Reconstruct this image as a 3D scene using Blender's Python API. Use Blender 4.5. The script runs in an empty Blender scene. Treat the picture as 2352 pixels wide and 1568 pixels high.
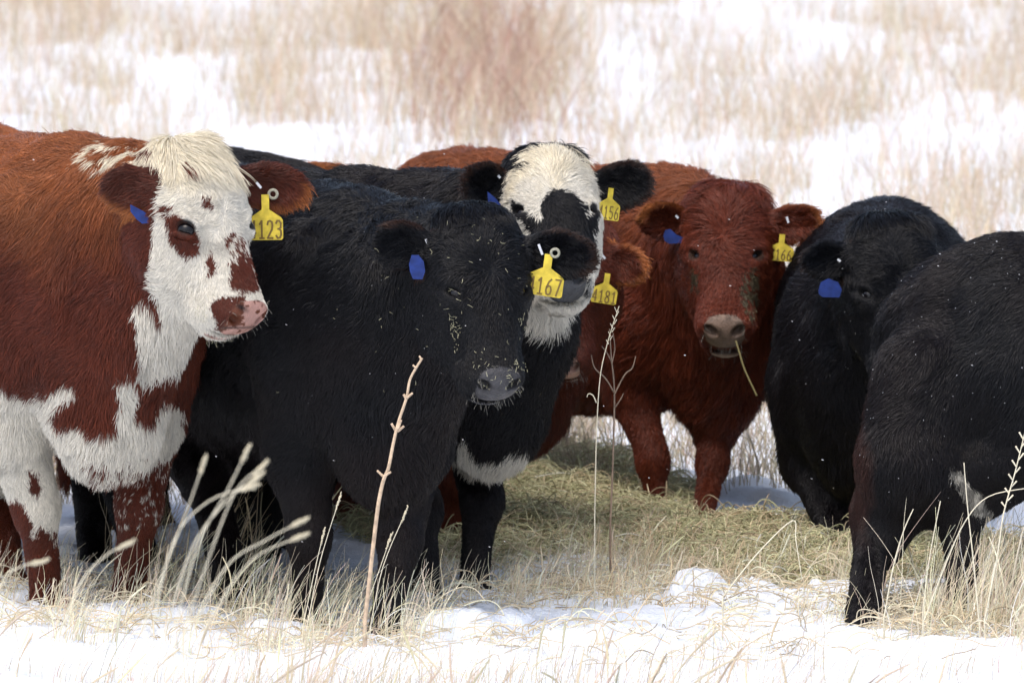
import bpy, math
import numpy as np
from mathutils import Vector, Matrix

FUR = 1.0                                      # 1 = full coat density
RNG = np.random.default_rng(7)
R = math.radians
scn = bpy.context.scene
COL = scn.collection

# ------------------------------------------------------------------ camera, sky, sun, exposure
CAMZ, PITCH, FPX = 3.4, R(5.16), 27000.0       # FPX = focal length in units of a 2352-wide frame
cam = bpy.data.cameras.new('camera')
cam.sensor_width = 36.0
cam.lens = FPX / 2352 * 36.0
cam.clip_end = 5000
cam.dof.use_dof = True
cam.dof.focus_distance = 29.5
cam.dof.aperture_fstop = cam.lens / 42.0       # a 42 mm wide pupil
cob = bpy.data.objects.new('camera', cam)
COL.objects.link(cob)
cob.location = (0, 0, CAMZ)
cob.rotation_euler = (R(90) - PITCH, 0, 0)
scn.camera = cob

SUN_EL, SUN_AZ = R(62), R(-28)                 # azimuth measured from the camera's back towards its left
world = bpy.data.worlds.new('World')
scn.world = world
world.use_nodes = True
wn = world.node_tree.nodes
bg = wn['Background']
sky = wn.new('ShaderNodeTexSky')
sky.sky_type = 'NISHITA'
sky.sun_disc = False
sky.sun_elevation = SUN_EL
sun_dir = Vector((math.sin(SUN_AZ) * math.cos(SUN_EL), -math.cos(SUN_AZ) * math.cos(SUN_EL), math.sin(SUN_EL)))
sky.sun_rotation = math.atan2(sun_dir.x, sun_dir.y)
sky.air_density = 1.0
sky.dust_density = 4.0
sky.ozone_density = 1.0
hsv = wn.new('ShaderNodeHueSaturation')        # thin high overcast: most of the blue is gone
hsv.inputs['Saturation'].default_value = 0.85
world.node_tree.links.new(sky.outputs[0], hsv.inputs['Color'])
world.node_tree.links.new(hsv.outputs[0], bg.inputs[0])
bg.inputs[1].default_value = 0.15
sl = bpy.data.lights.new('sun', 'SUN')
sl.energy = 0.55
sl.angle = R(50)
sl.color = (1, 0.97, 0.93)
so = bpy.data.objects.new('sun', sl)
COL.objects.link(so)
so.rotation_euler = sun_dir.to_track_quat('Z', 'Y').to_euler()
scn.view_settings.view_transform = 'Standard'
scn.view_settings.look = 'None'
scn.view_settings.gamma = 1
scn.view_settings.use_curve_mapping = False
scn.view_settings.exposure = 0.80
cy = scn.cycles
cy.max_bounces = 5
cy.diffuse_bounces = 4
cy.glossy_bounces = 2
cy.transmission_bounces = 2
cy.transparent_max_bounces = 4
cy.caustics_reflective = False
cy.caustics_refractive = False
scn.cycles_curves.shape = 'RIBBONS'

# ------------------------------------------------------------------ where a place in the frame is in the world
_f = np.array([0, math.cos(PITCH), -math.sin(PITCH)])
_u = np.array([0, math.sin(PITCH), math.cos(PITCH)])
_r = np.array([1.0, 0, 0])
CAMP = np.array([0, 0, CAMZ])


def P3(px, py, Y):
    d = _f + (px - 1176) / FPX * _r - (py - 784) / FPX * _u
    return CAMP + d * (Y / d[1])


def gnd(px, py, z=0.0):
    d = _f + (px - 1176) / FPX * _r - (py - 784) / FPX * _u
    return CAMP + d * ((z - CAMZ) / d[2])


def proj(p):
    q = p - CAMP
    w = q @ _f
    return 1176 + FPX * (q @ _r) / w, 784 - FPX * (q @ _u) / w


def nrm(v):
    v = np.asarray(v, float)
    return v / max(1e-9, np.linalg.norm(v))


# ------------------------------------------------------------------ noise
_lat = np.random.default_rng(3).random((64, 64, 64)).astype(np.float32) * 2 - 1


def vnoise(p, s=1.0, off=0.0):
    q = np.asarray(p) * s + off + 500.0
    i = np.floor(q).astype(np.int64)
    f = q - i
    f = f * f * (3 - 2 * f)
    r = 0
    for a in (0, 1):
        wa = f[:, 0] if a else 1 - f[:, 0]
        for b in (0, 1):
            wb = f[:, 1] if b else 1 - f[:, 1]
            for c in (0, 1):
                wc = f[:, 2] if c else 1 - f[:, 2]
                r = r + wa * wb * wc * _lat[(i[:, 0] + a) & 63, (i[:, 1] + b) & 63, (i[:, 2] + c) & 63]
    return r


def fbm(p, s=1.0, off=0.0, o=3):
    r, a = 0, 1.0
    for k in range(o):
        r = r + a * vnoise(p, s * 2 ** k, off + 17.3 * k)
        a *= 0.5
    return r


def noise2(x, y, s=1.0, off=0.0, o=3):
    return fbm(np.stack([x, y, np.zeros_like(x)], 1), s, off, o)


# ------------------------------------------------------------------ objects, names
def tag(o, label=None, cat=None, group=None, kind=None):
    if label: o['label'] = label
    if cat: o['category'] = cat
    if group: o['group'] = group
    if kind: o['kind'] = kind
    return o


def empty(name, loc):
    o = bpy.data.objects.new(name, None)
    o.location = loc
    o.empty_display_size = 0.1
    COL.objects.link(o)
    return o


def mesh_obj(name, v, f, mat=None, parent=None, smooth=True):
    me = bpy.data.meshes.new(name)
    v = np.asarray(v, float)
    if isinstance(f, np.ndarray):
        n, k = f.shape
        me.vertices.add(len(v))
        me.vertices.foreach_set('co', v.astype(np.float32).ravel())
        me.loops.add(n * k)
        me.loops.foreach_set('vertex_index', f.astype(np.int32).ravel())
        me.polygons.add(n)
        me.polygons.foreach_set('loop_start', np.arange(0, n * k, k, dtype=np.int32))
        me.polygons.foreach_set('loop_total', np.full(n, k, dtype=np.int32))
        me.update(calc_edges=True)
    else:
        me.from_pydata([tuple(q) for q in v], [], [tuple(q) for q in f])
    if smooth:
        me.polygons.foreach_set('use_smooth', np.ones(len(me.polygons), dtype=bool))
    if mat: me.materials.append(mat)
    o = bpy.data.objects.new(name, me)
    COL.objects.link(o)
    if parent is not None:
        o.parent = parent
        if parent.type == 'EMPTY': o.matrix_parent_inverse = Matrix.Translation(-Vector(parent.location))
    return o


def curves_obj(name, pts, rad, col, mat, parent=None):
    """pts (n,k,3) rad (n,k) col (n,3): thin strands as one hair-curves object"""
    n, k = pts.shape[:2]
    cu = bpy.data.hair_curves.new(name)
    cu.add_curves([k] * n)
    cu.attributes['position'].data.foreach_set('vector', pts.astype(np.float32).ravel())
    a = cu.attributes.get('radius') or cu.attributes.new('radius', 'FLOAT', 'POINT')
    a.data.foreach_set('value', np.ascontiguousarray(rad, dtype=np.float32).ravel())
    c = cu.attributes.new('col', 'FLOAT_COLOR', 'CURVE')
    c.data.foreach_set('color', np.concatenate([col, np.ones((n, 1))], 1).astype(np.float32).ravel())
    cu.materials.append(mat)
    o = bpy.data.objects.new(name, cu)
    COL.objects.link(o)
    if parent is not None:
        o.parent = parent
        if parent.type == 'EMPTY': o.matrix_parent_inverse = Matrix.Translation(-Vector(parent.location))
    return o


def set_col(me, col, name='col'):
    a = me.color_attributes.new(name, 'FLOAT_COLOR', 'POINT')
    a.data.foreach_set('color', np.concatenate([col, np.ones((len(col), 1))], 1).astype(np.float32).ravel())


# ------------------------------------------------------------------ materials
def mat(name, color=(0.5, 0.5, 0.5), rough=0.6, spec=0.5, attr=None, noise=None, bump=None, sss=None, coat=0.0):
    m = bpy.data.materials.new(name)
    m.use_nodes = True
    nt = m.node_tree
    b = nt.nodes['Principled BSDF']
    b.inputs['Roughness'].default_value = rough
    b.inputs['Specular IOR Level'].default_value = spec
    b.inputs['Coat Weight'].default_value = coat
    src = None
    if attr:
        a = nt.nodes.new('ShaderNodeAttribute')
        a.attribute_name = attr
        src = a.outputs['Color']
    else:
        b.inputs['Base Color'].default_value = (*color, 1)
    if noise:
        tc = nt.nodes.new('ShaderNodeTexCoord')
        n = nt.nodes.new('ShaderNodeTexNoise')
        n.inputs['Scale'].default_value = noise[0]
        n.inputs['Detail'].default_value = 5
        nt.links.new(tc.outputs['Object'], n.inputs['Vector'])
        mr = nt.nodes.new('ShaderNodeMapRange')
        mr.inputs['From Min'].default_value = 0.3
        mr.inputs['From Max'].default_value = 0.7
        mr.inputs['To Min'].default_value = 1 - noise[1]
        mr.inputs['To Max'].default_value = 1 + noise[1]
        nt.links.new(n.outputs['Fac'], mr.inputs['Value'])
        mx = nt.nodes.new('ShaderNodeVectorMath')
        mx.operation = 'SCALE'
        if src is not None: nt.links.new(src, mx.inputs[0])
        else: mx.inputs[0].default_value = color
        nt.links.new(mr.outputs[0], mx.inputs['Scale'])
        src = mx.outputs[0]
    if src is not None: nt.links.new(src, b.inputs['Base Color'])
    if bump:
        tc = nt.nodes.new('ShaderNodeTexCoord')
        n = nt.nodes.new('ShaderNodeTexNoise')
        n.inputs['Scale'].default_value = bump[0]
        n.inputs['Detail'].default_value = 6
        nt.links.new(tc.outputs['Object'], n.inputs['Vector'])
        bp = nt.nodes.new('ShaderNodeBump')
        bp.inputs['Strength'].default_value = 0.6
        bp.inputs['Distance'].default_value = bump[1]
        nt.links.new(n.outputs['Fac'], bp.inputs['Height'])
        nt.links.new(bp.outputs[0], b.inputs['Normal'])
    if sss:
        b.inputs['Subsurface Weight'].default_value = sss
        b.inputs['Subsurface Radius'].default_value = (0.02, 0.012, 0.008)
    return m


M_FUR = mat('fur_strands', attr='col', rough=0.32, spec=0.28)
M_HIDE = mat('hide', attr='col', rough=0.75, spec=0.3, bump=(220, 0.007))
_nt = M_HIDE.node_tree                          # the bare nose is damp, the skin under the coat is not
_wa = _nt.nodes.new('ShaderNodeAttribute')
_wa.attribute_name = 'wet'
_wr = _nt.nodes.new('ShaderNodeMapRange')
_wr.inputs['To Min'].default_value = .75
_wr.inputs['To Max'].default_value = .30
_nt.links.new(_wa.outputs['Fac'], _wr.inputs['Value'])
_nt.links.new(_wr.outputs[0], _nt.nodes['Principled BSDF'].inputs['Roughness'])
M_EYE = mat('eye_cornea', (0.006, 0.005, 0.006), 0.14, 0.35)
M_SCLERA = mat('eye_white', (0.55, 0.5, 0.5), 0.2, 0.5)
M_YEL = mat('yellow_tag_plastic', (0.60, 0.46, 0.05), 0.45, 0.3, noise=(45, 0.3))
M_BLUE = mat('blue_tag_plastic', (0.010, 0.028, 0.15), 0.45, 0.3, noise=(60, 0.3))
M_INK = mat('tag_ink', (0.16, 0.10, 0.02), 0.7)
M_BUTTON = mat('button_plastic', (0.30, 0.29, 0.22), 0.5, noise=(300, 0.3))
M_CLIP = mat('metal_clip', (0.6, 0.62, 0.65), 0.3, 0.8)
M_GRASS = mat('dry_grass_blades', attr='col', rough=0.6, spec=0.25)

# ------------------------------------------------------------------ implicit shapes
def grids(x, y, z):
    return x[:, None, None], y[None, :, None], z[None, None, :]


class Prim:
    """cap: tapered capsule a->b, optionally squashed along an axis; ell: ellipsoid with axes"""
    def __init__(s, kind, reg, k=0.03, sub=False, **d):
        s.kind, s.reg, s.k, s.sub = kind, reg, k, sub
        s.__dict__.update(d)
        if kind == 'cap':
            r = max(s.r1, s.r2)
            s.lo = np.minimum(s.a, s.b) - r
            s.hi = np.maximum(s.a, s.b) + r
        else:
            r = np.max(s.rad)
            ext = np.sqrt(((s.ax * s.rad[:, None]) ** 2).sum(0))
            s.lo, s.hi = s.c - ext, s.c + ext

    def ev(s, X, Y, Z):
        if s.kind == 'cap':
            ba = s.b - s.a
            l2 = max(1e-9, float(ba @ ba))
            px, py, pz = X - s.a[0], Y - s.a[1], Z - s.a[2]
            h = np.clip((px * ba[0] + py * ba[1] + pz * ba[2]) / l2, 0, 1)
            qx, qy, qz = px - ba[0] * h, py - ba[1] * h, pz - ba[2] * h
            q2 = qx * qx + qy * qy + qz * qz
            if getattr(s, 'sq', None) is not None:
                ax, fac = s.sq
                t = qx * ax[0] + qy * ax[1] + qz * ax[2]
                q2 = q2 + t * t * (1 / fac ** 2 - 1)
            return np.sqrt(q2 + 1e-12) - (s.r1 + (s.r2 - s.r1) * h)
        px, py, pz = X - s.c[0], Y - s.c[1], Z - s.c[2]
        k0 = k1 = 0
        for i in range(3):
            t = px * s.ax[i, 0] + py * s.ax[i, 1] + pz * s.ax[i, 2]
            k0 = k0 + (t / s.rad[i]) ** 2
            k1 = k1 + (t / s.rad[i] ** 2) ** 2
        k0 = np.sqrt(k0 + 1e-12)
        return k0 * (k0 - 1) / (np.sqrt(k1) + 1e-6)


def smin(a, b, k):
    h = np.maximum(k - np.abs(a - b), 0) / k
    return np.minimum(a, b) - h * h * k * 0.25


def field(groups, x, y, z):
    """groups: list of (prims, k). Each group is built on its own, then blended into the whole."""
    F = np.full((len(x), len(y), len(z)), 0.25, np.float32)
    m = 0.07
    for prims, kg in groups:
        lo = np.min([p.lo for p in prims if not p.sub], 0) - m
        hi = np.max([p.hi for p in prims if not p.sub], 0) + m
        s0 = [slice(max(0, np.searchsorted(g, lo[i]) - 1), np.searchsorted(g, hi[i]) + 1) for i, g in enumerate((x, y, z))]
        gx, gy, gz = x[s0[0]], y[s0[1]], z[s0[2]]
        if min(len(gx), len(gy), len(gz)) < 2: continue
        G = np.full((len(gx), len(gy), len(gz)), 0.25, np.float32)
        for p in prims:
            s1 = [slice(max(0, np.searchsorted(g, p.lo[i] - m) - 1), np.searchsorted(g, p.hi[i] + m) + 1) for i, g in enumerate((gx, gy, gz))]
            X, Y, Z = grids(gx[s1[0]], gy[s1[1]], gz[s1[2]])
            if 0 in (X.size, Y.size, Z.size): continue
            v = p.ev(X, Y, Z).astype(np.float32)
            sub = G[s1[0], s1[1], s1[2]]
            G[s1[0], s1[1], s1[2]] = -smin(-sub, v, p.k) if p.sub else smin(sub, v, p.k)
        F[s0[0], s0[1], s0[2]] = smin(F[s0[0], s0[1], s0[2]], G, kg)
    return F


def surface_nets(F, x, y, z):
    S = F < 0
    c = [S[i:S.shape[0] - 1 + i, j:S.shape[1] - 1 + j, k:S.shape[2] - 1 + k] for i in (0, 1) for j in (0, 1) for k in (0, 1)]
    cnt = sum(q.astype(np.int8) for q in c)
    act = (cnt > 0) & (cnt < 8)
    I, J, K = np.nonzero(act)
    n = len(I)
    idx = np.full(act.shape, -1, np.int32)
    idx[I, J, K] = np.arange(n)
    acc = np.zeros((n, 3))
    num = np.zeros(n)
    g = (x, y, z)
    cor = [(i, j, k) for i in (0, 1) for j in (0, 1) for k in (0, 1)]
    for a in cor:
        for d in range(3):
            if a[d]: continue
            b = list(a); b[d] = 1
            va = F[I + a[0], J + a[1], K + a[2]]
            vb = F[I + b[0], J + b[1], K + b[2]]
            on = (va < 0) != (vb < 0)
            t = np.where(on, va / np.where(va == vb, 1, va - vb), 0)
            pa = np.stack([x[I + a[0]], y[J + a[1]], z[K + a[2]]], 1)
            pb = np.stack([x[I + b[0]], y[J + b[1]], z[K + b[2]]], 1)
            acc += np.where(on[:, None], pa + (pb - pa) * t[:, None], 0)
            num += on
    V = acc / num[:, None]
    faces = []
    nx, ny, nz = F.shape
    for d in range(3):
        lo = [1, 1, 1]; lo[d] = 0
        sa = [slice(lo[i], F.shape[i] - 1) for i in range(3)]
        sb = list(sa); sb[d] = slice(lo[d] + 1, F.shape[d])
        A, B = S[tuple(sa)], S[tuple(sb)]
        i, j, k = np.nonzero(A != B)
        inside = A[i, j, k]
        i, j, k = i + lo[0], j + lo[1], k + lo[2]
        e1, e2 = [(1, 2), (2, 0), (0, 1)][d]
        def cell(o1, o2):
            q = [i.copy(), j.copy(), k.copy()]
            q[e1] -= o1; q[e2] -= o2
            return idx[q[0], q[1], q[2]]
        f = np.stack([cell(1, 1), cell(0, 1), cell(0, 0), cell(1, 0)], 1)
        f = np.where(inside[:, None], f, f[:, ::-1])
        faces.append(f)
    Fc = np.concatenate(faces)
    Fc = Fc[(Fc >= 0).all(1)]
    return V, Fc


def axis_grid(lo, hi, base, fine):
    """uneven grid: step 'base', with finer steps inside the given intervals"""
    out, t = [], lo
    while t < hi:
        out.append(t)
        st = base
        for a, b, s in fine:
            if a - 0.02 < t < b + 0.02: st = min(st, s)
        t += st
    return np.array(out)


def vnormals(V, F):
    fn = np.cross(V[F[:, 2]] - V[F[:, 0]], V[F[:, 3]] - V[F[:, 1]])
    N = np.zeros_like(V)
    for i in range(4):
        for d in range(3):
            N[:, d] += np.bincount(F[:, i], fn[:, d], len(V))
    return N / (np.linalg.norm(N, axis=1, keepdims=True) + 1e-12), fn


def inpoly(px, py, poly):
    r = np.zeros(len(px), bool)
    n = len(poly)
    for i in range(n):
        x1, y1 = poly[i]
        x2, y2 = poly[(i + 1) % n]
        if y1 == y2: continue
        c = ((y1 > py) != (y2 > py)) & (px < (x2 - x1) * (py - y1) / (y2 - y1) + x1)
        r ^= c
    return r


# ------------------------------------------------------------------ a cow
def smooth01(t):
    t = np.clip(t, 0, 1)
    return t * t * (3 - 2 * t)


REGS = dict(torso=0, neck=1, leg=2, head=3, poll=4, ear=5, muzzle=6, tail=7)
HAIRLEN = np.array([.030, .034, .013, .013, .040, .021, .003, .05])


class Cow:
    def __init__(s, label, at, Y, yaw, size=1.0, sunk=0.06, legs=None, head=None, ears=(), group=None,
                 torso=1.0, low=0.0, flen=1.0, dens=1.0, seed=1, neck=None, lean=0.0, extra=None, tail=None, legw=.8, hipw=1.0):
        s.size, s.seed, s.flen, s.dens = size, seed, flen, dens
        th = R(yaw)
        s.f = np.array([math.sin(th), -math.cos(th), 0.0])
        s.l = np.array([math.cos(th), math.sin(th), 0.0])
        s.up = np.array([0, 0, 1.0])
        o = P3(at, 784, Y)
        s.O = np.array([o[0], Y, -sunk])
        s.root = empty('cow', s.O)
        tag(s.root, label, 'cow', group)
        s.groups = []
        s.eyes = []
        s.headspec, s.torso, s.low = head, torso, low
        s.neckspec = neck or {}
        s.tailspec = tail
        s.legw, s.hipw = legw, hipw
        s.make_torso(legs or {})
        if head: s.make_head(head)
        s.ears = []
        for e in ears: s.make_ear(**e)
        if extra: extra(s)

    def L(s, x, y, z):
        return s.O + s.size * (x * s.f + y * s.l + z * s.up)

    def ell(s, c, rad, reg, k=0.06, sub=False, ax=None, sc=None):
        ax = np.array([s.f, s.l, s.up]) if ax is None else ax
        return Prim('ell', reg, k, sub, c=np.asarray(c), rad=np.asarray(rad, float) * (sc or s.size), ax=ax)

    def cap(s, a, b, r1, r2, reg, k=0.05, sq=None, sub=False):
        return Prim('cap', reg, k, sub, a=np.asarray(a), b=np.asarray(b), r1=r1, r2=r2, sq=sq)

    def make_torso(s, legs):
        T = s.torso
        lo = s.low
        st = [(0.10, .82, .150 * T, .22), (-0.06, .845, .215 * T, .31), (-0.32, .81 - lo * .5, .275 * T, .345), (-0.62, .79 - lo, .300 * T, .345),
              (-0.90, .83 - lo * .5, .260 * T, .315), (-1.12, .89, .235 * T, .255), (-1.27, .89, .175 * T, .210)]
        pr = []
        for i, (x, z, w, h) in enumerate(st):
            pr.append(s.ell(s.L(x, 0, z), (.27, w, h), 'torso', .16))
        pr.append(s.ell(s.L(.12, 0, .59 - lo * .3), (.13, .125, .16), 'torso', .08))          # brisket
        pr.append(s.cap(s.L(-.04, 0, 1.08), s.L(-.35, 0, 1.06), .075 * s.size, .07 * s.size, 'torso', .07))   # withers
        pr.append(s.cap(s.L(-.35, 0, 1.06), s.L(-1.2, 0, 1.07), .06 * s.size, .055 * s.size, 'torso', .08))
        for q in (1, -1):
            pr.append(s.ell(s.L(-.95, q * .19 * T, 1.03), (.06, .05, .05), 'torso', .07))     # hooks
            pr.append(s.ell(s.L(-1.34, q * .09, 1.0), (.05, .045, .05), 'torso', .06))        # pins
            pr.append(s.ell(s.L(-.05, q * .17 * T, .86), (.13, .085, .23), 'torso', .06))     # shoulder blade
            pr.append(s.ell(s.L(.02, q * .15 * T, .73), (.09, .08, .12), 'torso', .06))       # point of shoulder
            pr.append(s.ell(s.L(-1.14, q * .175 * T, .82), (.17, .10, .24), 'torso', .07))    # thigh
        tx = s.tailspec or [(-1.40, 0, 1.06), (-1.47, 0, .95), (-1.46, 0, .7), (-1.44, 0, .45), (-1.44, 0, .28)]
        rr = [.032, .026, .020, .026, .016]
        for i in range(4):
            pr.append(s.cap(s.L(*tx[i]), s.L(*tx[i + 1]), rr[i] * s.size, rr[i + 1] * s.size, 'tail', .03))
        s.groups.append((pr, .05))
        z = s.size
        for n, (x, q) in dict(fl=(-.04, 1), fr=(-.04, -1), hl=(-1.2, 1), hr=(-1.2, -1)).items():
            ft = legs.get(n)
            if ft is None:
                g = s.L(x + (.05 if n[0] == 'f' else .0), q * .15, 0)
            else:
                g = gnd(ft[0], ft[1], 0.0) if len(ft) == 2 else P3(ft[0], ft[1], ft[2])
                g = np.array([g[0], g[1], s.O[2]])
            g = g + np.array([0, 0, .02])
            lp = []
            q_ = s.legw
            if n[0] == 'f':
                top = s.L(-.04, q * .15 * T, .78)
                elb = s.L(-.08, q * .155 * T, .56)
                kn = g * .52 + elb * .48 + s.f * .03 * z
                kn[2] = s.O[2] + .36 * z
                fe = g * .93 + elb * .07
                fe[2] = s.O[2] + .12 * z
                lp += [s.cap(top, elb, .12 * z, .105 * z * q_, 'torso', .06), s.cap(elb, kn, .095 * z * q_, .060 * z * q_, 'leg', .05),
                       s.ell(kn + s.f * .005, (.055 * q_, .052 * q_, .065), 'leg', .03),
                       s.cap(kn, fe, .050 * z * q_, .040 * z * q_, 'leg', .03), s.ell(fe, (.052 * q_, .048 * q_, .045), 'leg', .03),
                       s.cap(fe, g + s.f * .04 + s.up * .03, .042 * z, .05 * z, 'leg', .03)]
            else:
                hw = s.hipw
                hip = s.L(-1.12, q * .165 * T * hw, .80)
                sti = s.L(-1.02, q * .18 * T * hw, .66 - lo * .2)
                hk = g * .75 + s.L(-1.2, q * .155 * T, .5) * .25 - s.f * .07 * z
                if n + '_hock' in legs: hk = P3(*legs[n + '_hock'])
                hk[2] = s.O[2] + .44 * z
                fe = g * 1.0 - s.f * .01
                fe[2] = s.O[2] + .12 * z
                lp += [s.cap(hip, sti, .15 * z, .115 * z, 'torso', .07), s.cap(sti, hk, .112 * z, .052 * z, 'leg', .06),
                       s.cap(hip - s.f * .12 * z, hk, .11 * z, .045 * z, 'leg', .06),
                       s.ell(hk, (.056, .042, .06), 'leg', .03),
                       s.cap(hk, fe, .046 * z, .040 * z, 'leg', .03), s.ell(fe, (.05, .046, .045), 'leg', .03),
                       s.cap(fe, g + s.f * .04 + s.up * .03, .042 * z, .05 * z, 'leg', .03)]
            s.groups.append((lp, .06))

    def H(s, x, y, z):
        return s.HC + s.hs * (x * s.HR + (y - .15) * (s.hl if y > .15 else 1) * s.HF + (z + .05) * s.HU)

    def make_head(s, h):
        c, Y = h['at'], h['Y']
        th, ph, ro = R(h['yaw']), R(h['pitch']), R(h.get('roll', 0))
        s.hs = hs = h.get('size', 1.0)
        s.hl = h.get('len', .80)
        dm, mw = h.get('dome', .012), h.get('mw', 1.0)
        hd = np.array([math.sin(th), -math.cos(th), 0])
        F = math.cos(ph) * hd - math.sin(ph) * s.up
        U = math.sin(ph) * hd + math.cos(ph) * s.up
        Rr = np.cross(U, F)
        q = Matrix.Rotation(ro, 3, Vector(hd))
        s.HF, s.HU, s.HR = (np.array(q @ Vector(v)) for v in (F, U, Rr))
        s.HC = P3(c[0], c[1], Y)
        ax = np.array([s.HR, s.HF, s.HU])
        E = lambda c, r, reg='head', k=.03, sub=False, a=ax: s.ell(s.H(*c), r, reg, k, sub, a, hs)
        w = h.get('wide', 1.0)
        op = h.get('open', 0.0)
        pr = [E((0, .045, -.125 + dm), (.110 * w, .115, .10 + dm)), E((0, .10, -.075 + dm), (.100 * w, .13, .06), k=.05),
              E((.045 * w, -.03, -.085 + dm), (.056, .05, .055), 'poll', .04), E((-.045 * w, -.03, -.085 + dm), (.056, .05, .055), 'poll', .04),
              s.cap(s.H(0, .19, -.10), s.H(0, .345, -.105), .078 * hs, .060 * hs * mw, 'head', .05, (s.HR, 1.0)),
              E((0, .26, -.13), (.078 * w, .12, .088), k=.05),
              E((0, .385, -.118), (.074 * mw, .056, .062), k=.04), E((0, .412, -.092), (.057 * mw, .036, .046), 'muzzle', .03)]
        for q in (1, -1):
            pr += [E((q * .077 * w, .150, -.060), (.034, .052, .034), k=.03),
                   E((q * .070 * w, .15, -.155), (.046, .095, .082), k=.04),
                   s.cap(s.H(q * .048, .13, -.205), s.H(q * .026, .365 - op * .2, -.165 - op), .060 * hs, .036 * hs, 'head', .05),
                   E((q * .040, .420, -.072), (.024, .024, .022), 'muzzle', .015)]
        pr += [E((0, .385 - op * .3, -.168 - op), (.054, .046, .030), k=.025)]
        for q in (1, -1):
            PU = nrm(s.HF * .75 + s.HU * .66)
            PV = nrm(s.HU * .75 - s.HF * .66)
            na = np.array([nrm(s.HR * q * .8 + PV * .6), PU, nrm(PV * .8 - s.HR * q * .6)])
            pr += [Prim('ell', 'muzzle', .008, True, c=s.H(q * .037 * mw, .452, -.064), rad=np.array([.021, .032, .0125]) * hs, ax=na)]
            # eye: socket, then lids above and below
            en = nrm(s.HR * q * .62 + s.HU * .76)
            ev = nrm(np.cross(en, s.HF)) * (1 if q > 0 else -1)
            ec = s.H(q * (h.get('ex', .090) if q < 0 else h.get('exr', h.get('ex', .090))) * w, h.get('ey', .158), -.044)
            md = -q * s.HR
            md = nrm(md - en * (md @ en))
            lx = nrm(.62 * s.HF + .78 * md)
            sv = np.cross(en, lx)
            if sv @ s.HF > 0: sv = -sv
            ea = np.array([en, lx, sv])
            pr += [Prim('ell', 'head', .012, False, c=ec + sv * .0165 * hs + en * .0045, rad=np.array([.017, .034, .010]) * hs, ax=ea),
                   Prim('ell', 'head', .012, False, c=ec - sv * .0185 * hs + en * .001, rad=np.array([.014, .031, .009]) * hs, ax=ea),
                   Prim('ell', 'head', .005, True, c=ec + en * .012, rad=np.array([.022, .0235, .0122]) * hs, ax=ea)]
        if op:
            pr += [E((0, .43, -.160 - op * .5), (.050, .06, .008 + op * .45), 'muzzle', .012, True)]
        else:
            pr += [E((0, .445, -.146), (.066, .05, .007), 'muzzle', .008, True)]
        s.groups.append((pr, .04))
        ex, ey = h.get('ex', .090), h.get('ey', .158)
        exq = lambda q: ex if q < 0 else h.get('exr', ex)
        s.eyes = [s.H(q * (exq(q) + .002) * w, ey, -.040) for q in (1, -1)]
        # neck
        n = s.neckspec
        a1, b1 = s.H(0, .03, -.13), s.L(-.12, 0, n.get('wz', .97))
        mid = (a1 + b1) / 2 + s.up * n.get('crest', .0)
        side = nrm(np.cross(b1 - a1, s.up))
        npr = [s.cap(a1, mid, .10 * hs, .135 * s.size, 'neck', .06), s.cap(mid, b1, .135 * s.size, .16 * s.size, 'neck', .06),
               s.cap(s.H(0, .10, -.155), s.L(.02, 0, .80), .085 * hs, .185 * s.size * n.get('thick', 1), 'neck', .08),
               s.cap(s.H(0, .08, -.12), s.L(-.05, 0, .92), .10 * hs, .18 * s.size * n.get('thick', 1), 'neck', .08)]
        if n.get('dewlap', 1):
            npr.append(s.cap(s.H(0, n.get('ty', .19), -.21), s.L(.13, 0, .64), n.get('tr', .065) * hs, .11 * s.size, 'neck', .09))
        s.groups.append((npr, .06))
        # eyes
        if h.get('eyes', True):
            for q in (1, -1):
                c = s.H(q * (exq(q) - .010) * w, ey, -.052)
                s.eye(c, .0225 * hs, nrm(s.HR * q * .8 + s.HU * .5 + s.HF * .1), h.get('sclera', False))

    def eye(s, c, r, n, sclera):
        vs, fs = uvsphere(c, r, 20, 14)
        e = mesh_obj('eye', vs, fs, M_EYE, s.root)
        if sclera:
            vs2, fs2 = uvsphere(c + nrm(s.HF * .8 + s.HR * .2) * r * .38 , r * .72, 18, 12)
            mesh_obj('eye_white', vs2, fs2, M_SCLERA, e)

    def make_ear(s, side, tip, dY, wide=.058, face=(0, -1, .1), tipr=1.0, cup=1.0, base=None):
        q = side
        b = s.H(q * .088, .035, -.085) if base is None else P3(*base)
        t = P3(tip[0], tip[1], s.HC[1] + dY)
        al = t - b
        ln = np.linalg.norm(al)
        al = al / ln
        nn = np.asarray(face, float)
        nn = nrm(nn - al * (nn @ al))
        wd = np.cross(nn, al)
        c = b + al * ln * .58
        ax = np.array([al, wd, nn])
        pr = [Prim('ell', 'ear', .02, False, c=c, rad=np.array([ln * .45, wide, .020]), ax=ax),
              s.cap(b, b + al * ln * .45, .035, .030, 'ear', .03)]
        pr.append(Prim('ell', 'ear', .015, True, c=c + nn * .017 * cup, rad=np.array([ln * .36, wide * .70, .016]), ax=ax))
        s.groups.append((pr, .02))
        s.ears.append(dict(b=b, al=al, ln=ln, wd=wd, nn=nn, c=c))

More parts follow.
